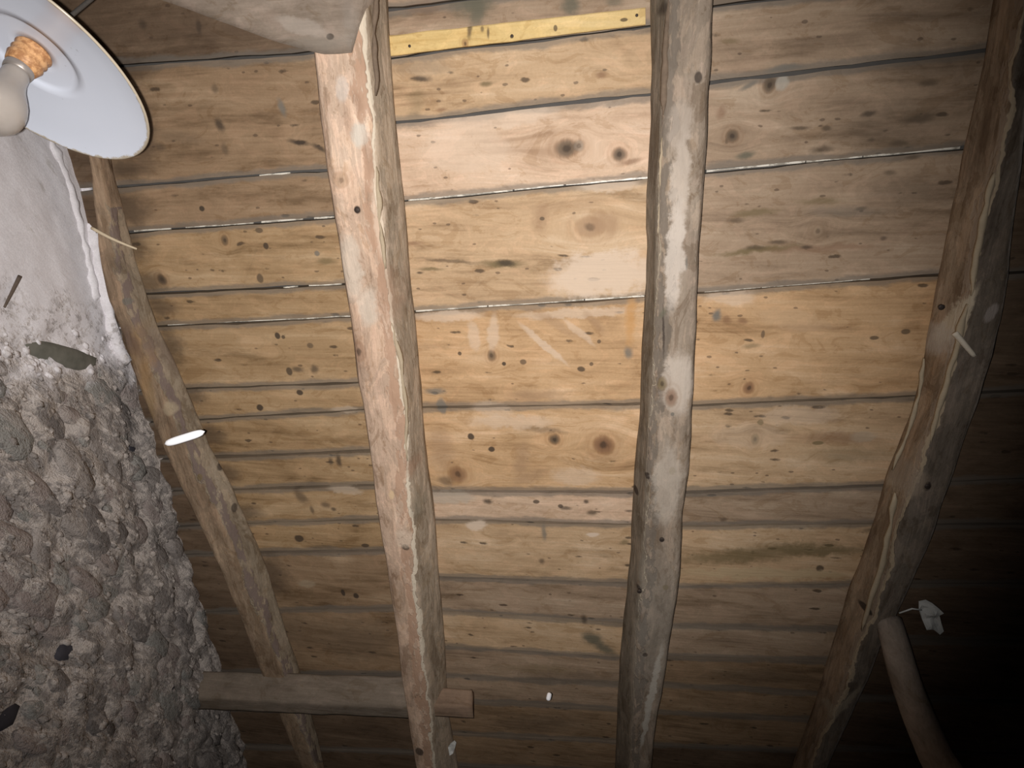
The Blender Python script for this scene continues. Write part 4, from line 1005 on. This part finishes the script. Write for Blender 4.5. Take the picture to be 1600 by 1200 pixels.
outer = [(RL, 0.0), (RL + .0015, -0.002), (RL, -0.004)]
inner = [(0.165, -0.004), (0.135, -0.011), (0.105, -0.017), (0.075, -0.0215), (0.0635, -0.0225), (0.0625, -0.0255), (0.055, -0.027), (0.035, -0.029), (0.018, -0.030)]
outp = [(0.018, -0.033), (0.035, -0.032), (0.055, -0.030), (0.066, -0.028), (0.075, -0.0245), (0.105, -0.020), (0.135, -0.014), (0.165, -0.007)]
lathe('shade', [(RL - .0015, -0.0005)] + inner + outp + [(RL, -0.004), (RL + .0015, -0.002), (RL, 0.0)], ENA, lamp, 96, closed=True)
COP, b_, p_ = new_mat('rusty_socket', 0.5, 0.4)
tc = b_.n.new('ShaderNodeTexCoord')
b_.set(p_.inputs['Base Color'], b_.mix(b_.step(b_.noise(tc.outputs['Object'], 90, 4, 0.7), .38, .62), (0.36, 0.17, 0.07, 1), (0.66, 0.37, 0.17, 1)))
prof = [(0.010, -0.032)]
for z, r in ((-0.0305, .0235), (-0.0275, .0250), (-0.0240, .0235), (-0.0205, .0225), (-0.0170, .0245), (-0.0135, .0225), (-0.0100, .0225), (-0.0065, .0240), (-0.0025, .0225), (0.003, .0210), (0.006, .0195)):
    prof.append((r, z))
prof.append((0.012, 0.006))
lathe('socket', prof, COP, lamp, 40)
BULB, b_, p_ = new_mat('dusty_bulb_glass', 0.16, 0.5)
tc = b_.n.new('ShaderNodeTexCoord')
b_.set(p_.inputs['Base Color'], b_.mix(b_.noise(tc.outputs['Object'], 30, 3), (0.46, 0.41, 0.365, 1), (0.56, 0.505, 0.455, 1)))
p_.inputs['Transmission Weight'].default_value = 0.35
p_.inputs['IOR'].default_value = 1.35
prof = [(0.0135, -0.006), (0.0137, 0.006), (0.0145, 0.016), (0.0175, 0.028), (0.0225, 0.040), (0.0270, 0.052), (0.0295, 0.064), (0.0300, 0.073), (0.0290, 0.082), (0.0262, 0.090), (0.0215, 0.097), (0.0145, 0.1015), (0.007, 0.1035), (0.0015, 0.104)]
prof = [(r * 1.25, 0.012 + (z + 0.006) * 0.98) for r, z in prof]
lathe('bulb', prof, BULB, lamp, 48, tilt=0.16)
BRASS, b_, p_ = new_mat('bulb_cap_metal', 0.4, 0.5)
p_.inputs['Metallic'].default_value = 0.5
tc = b_.n.new('ShaderNodeTexCoord')
b_.set(p_.inputs['Base Color'], b_.mix(b_.noise(tc.outputs['Object'], 60, 3), (0.30, 0.26, 0.23, 1), (0.45, 0.40, 0.36, 1)))
lathe('bulb_cap', [(0.0150, 0.0), (0.0185, 0.001), (0.0190, 0.012), (0.0180, 0.017), (0.0165, 0.018)], BRASS, lamp, 32, tilt=0.16)
ENO, b_, p_ = new_mat('cap_enamel', 0.4, 0.4)
tc = b_.n.new('ShaderNodeTexCoord')
b_.set(p_.inputs['Base Color'], b_.mix(b_.noise(tc.outputs['Object'], 50, 3), (0.10, 0.09, 0.09, 1), (0.16, 0.15, 0.15, 1)))
lathe('shade_cap', [(0.030, -0.0335), (0.030, -0.044), (0.026, -0.065), (0.016, -0.076), (0.006, -0.079)], ENO, lamp, 32)
CRD, b_, p_ = new_mat('lamp_cord', 0.8, 0.2)
tc = b_.n.new('ShaderNodeTexCoord')
b_.set(p_.inputs['Base Color'], b_.mix(b_.noise(tc.outputs['Object'], 200, 2), (0.05, 0.045, 0.04, 1), (0.10, 0.09, 0.08, 1)))
c0 = LC - LA * 0.077
top = Vector((c0.x + 0.06, c0.y - 0.02, 0)); top.z = roof_z(top.x, top.y, 0.0)
cp = [c0.lerp(top, i / 14) + Vector((0.03, -0.01, 0)) * math.sin(math.pi * i / 14) - LC for i in range(15)]
cme = sweep('cord', tube_rings(cp, [0.0035] * 15, 8))
link('cord', cme, CRD, lamp)

# ------------------------------------------------------------------ small things
def simple_mat(name, c1, c2, rough=0.85, scale=90):
    m, b, p = new_mat(name, rough, 0.2)
    tc = b.n.new('ShaderNodeTexCoord')
    b.set(p.inputs['Base Color'], b.mix(b.noise(tc.outputs['Object'], scale, 3), (*c1, 1), (*c2, 1)))
    return m
STRAW = simple_mat('straw', (.55, .45, .31), (.72, .61, .44))
WHITE = simple_mat('white_speck', (.84, .85, .88), (.93, .93, .95))
STICK = simple_mat('dark_twig', (.10, .075, .06), (.18, .14, .11))
PAPER = simple_mat('grey_white_scrap', (.62, .62, .58), (.84, .84, .81), 0.9, 60)
ADDED_THREAD = simple_mat('added_thread', (.15, .15, .14), (.2, .2, .19))
def stick(name, a, b2, r, mat, label, cat, bend=0.0, n=10, taper=1.0):
    pts = []
    for i in range(n + 1):
        t = i / n
        pts.append(a.lerp(b2, t) + NN * bend * math.sin(math.pi * t))
    return tag(link(name, sweep(name, tube_rings(pts, [r * lerp(1, taper, i / n) for i in range(n + 1)], 8, 0.3, r * 1000)), mat), label, cat)
stick('straw', roof(143, 356, 0.105), roof(214, 389, 0.085), 0.0042, STRAW, 'pale straw stalk sticking out across the leaning pole', 'straw', 0.006, taper=.7)
stick('twig', wallp(31, 432, 0.008), wallp(7, 480, 0.012), 0.0045, STICK, 'short dark twig stuck to the whitewashed plaster', 'twig', 0.0, taper=.5)
stick('splinter', roof(1491, 520, 0.127), roof(1522, 556, 0.137), 0.006, simple_mat('pale_splinter', (.55, .48, .38), (.70, .63, .52)), 'pale wood splinter sticking off the dark right rafter', 'splinter', 0.0, taper=.8)
def lens_speck(name, x1, y1, x2, y2, z, r, label, th=True):  # stand-ins for flash-lit dust, hung forward so they look bright
    a, c = CAM + ray(x1, y1) * z, CAM + ray(x2, y2) * (z + 0.01)
    rings = []; n = 14
    pts = [a.lerp(c, i / n) for i in range(n + 1)]
    rad = [max(0.0004, r * math.sqrt(max(0.0, 1 - (2 * i / n - 1) ** 4))) for i in range(n + 1)]
    o = tag(link(name, sweep(name, tube_rings(pts, rad, 10, 0.2, x1)), WHITE), label, 'lens_speck')
    m = a.lerp(c, 0.55); tp = Vector((m.x, m.y, roof_z(m.x, m.y, 0.0)))
    link('unseen_thread', sweep('unseen_thread', tube_rings([m, m.lerp(tp, .5), tp], [0.00004] * 3, 5)), ADDED_THREAD, o)  # added thread that carries the stand-in, too thin to be seen
    return o
lens_speck('lens_speck', 257, 694, 320, 674, 1.22, 0.0080, 'long white stand-in for a dust speck before the leaning pole')
lens_speck('lens_speck', 856, 1095, 859, 1082, 1.6, 0.0058, 'tiny white stand-in for a dust speck before the low boards near bottom centre')
# scraps stuck to the wood: crumpled leaves with a real thickness
def scrap(name, outline, base, mat, label, cat, th=0.002, crumple=0.012, stem=None):
    cpx = (sum(p[0] for p in outline) / len(outline), sum(p[1] for p in outline) / len(outline))
    top, bot = [], []
    rings = 5
    loops = []
    for k in range(rings):
        f = 1 - k / rings
        loops.append([base(lerp(cpx[0], x, f), lerp(cpx[1], y, f)) for x, y in outline])
    ctr = base(*cpx)
    n = len(outline); V_ = []; faces = []
    for side in (0, 1):
        for lp in loops:
            for p in lp:
                V_.append(p + NN * (crumple * noise.noise(p * 45) + (th if side else 0)))
        V_.append(ctr + NN * (crumple * noise.noise(ctr * 45) + (th if side else 0)))
    sz = rings * n + 1
    for side in (0, 1):
        o_ = side * sz
        for k in range(rings - 1):
            for j in range(n):
                a, c = o_ + k * n + j, o_ + k * n + (j + 1) % n
                faces.append((a, c, c + n, a + n))
        for j in range(n): faces.append((o_ + (rings - 1) * n + j, o_ + (rings - 1) * n + (j + 1) % n, o_ + sz - 1))
    for j in range(n): faces.append((j, (j + 1) % n, sz + (j + 1) % n, sz + j))
    o = tag(link(name, mesh(name, V_, faces, None, False), mat), label, cat)
    if stem:
        link('stem', sweep('stem', tube_rings(stem, [0.002] * len(stem), 6)), mat, o)
    return o
hs = 0.115
scrap('paper_scrap', [(1437, 942), (1448, 939), (1457, 943), (1466, 950), (1474, 957), (1468, 962), (1470, 972), (1474, 985), (1467, 989), (1458, 982), (1452, 979), (1446, 981), (1441, 968), (1436, 953)],
      lambda x, y: roof(x, y, hs), PAPER, 'crumpled white scrap caught beside the dark right rafter', 'scrap', stem=[roof(1405, 958, hs + .004), roof(1425, 951, hs + .006), roof(1440, 953, hs)])
scrap('curled_flake', [(700, 1168), (704, 1162), (710, 1157), (713, 1160), (711, 1168), (708, 1177), (703, 1179)], lambda x, y: roof(x, y, 0.11), PAPER, 'small white curled flake at the foot of the pale rafter', 'flake', crumple=0.006)
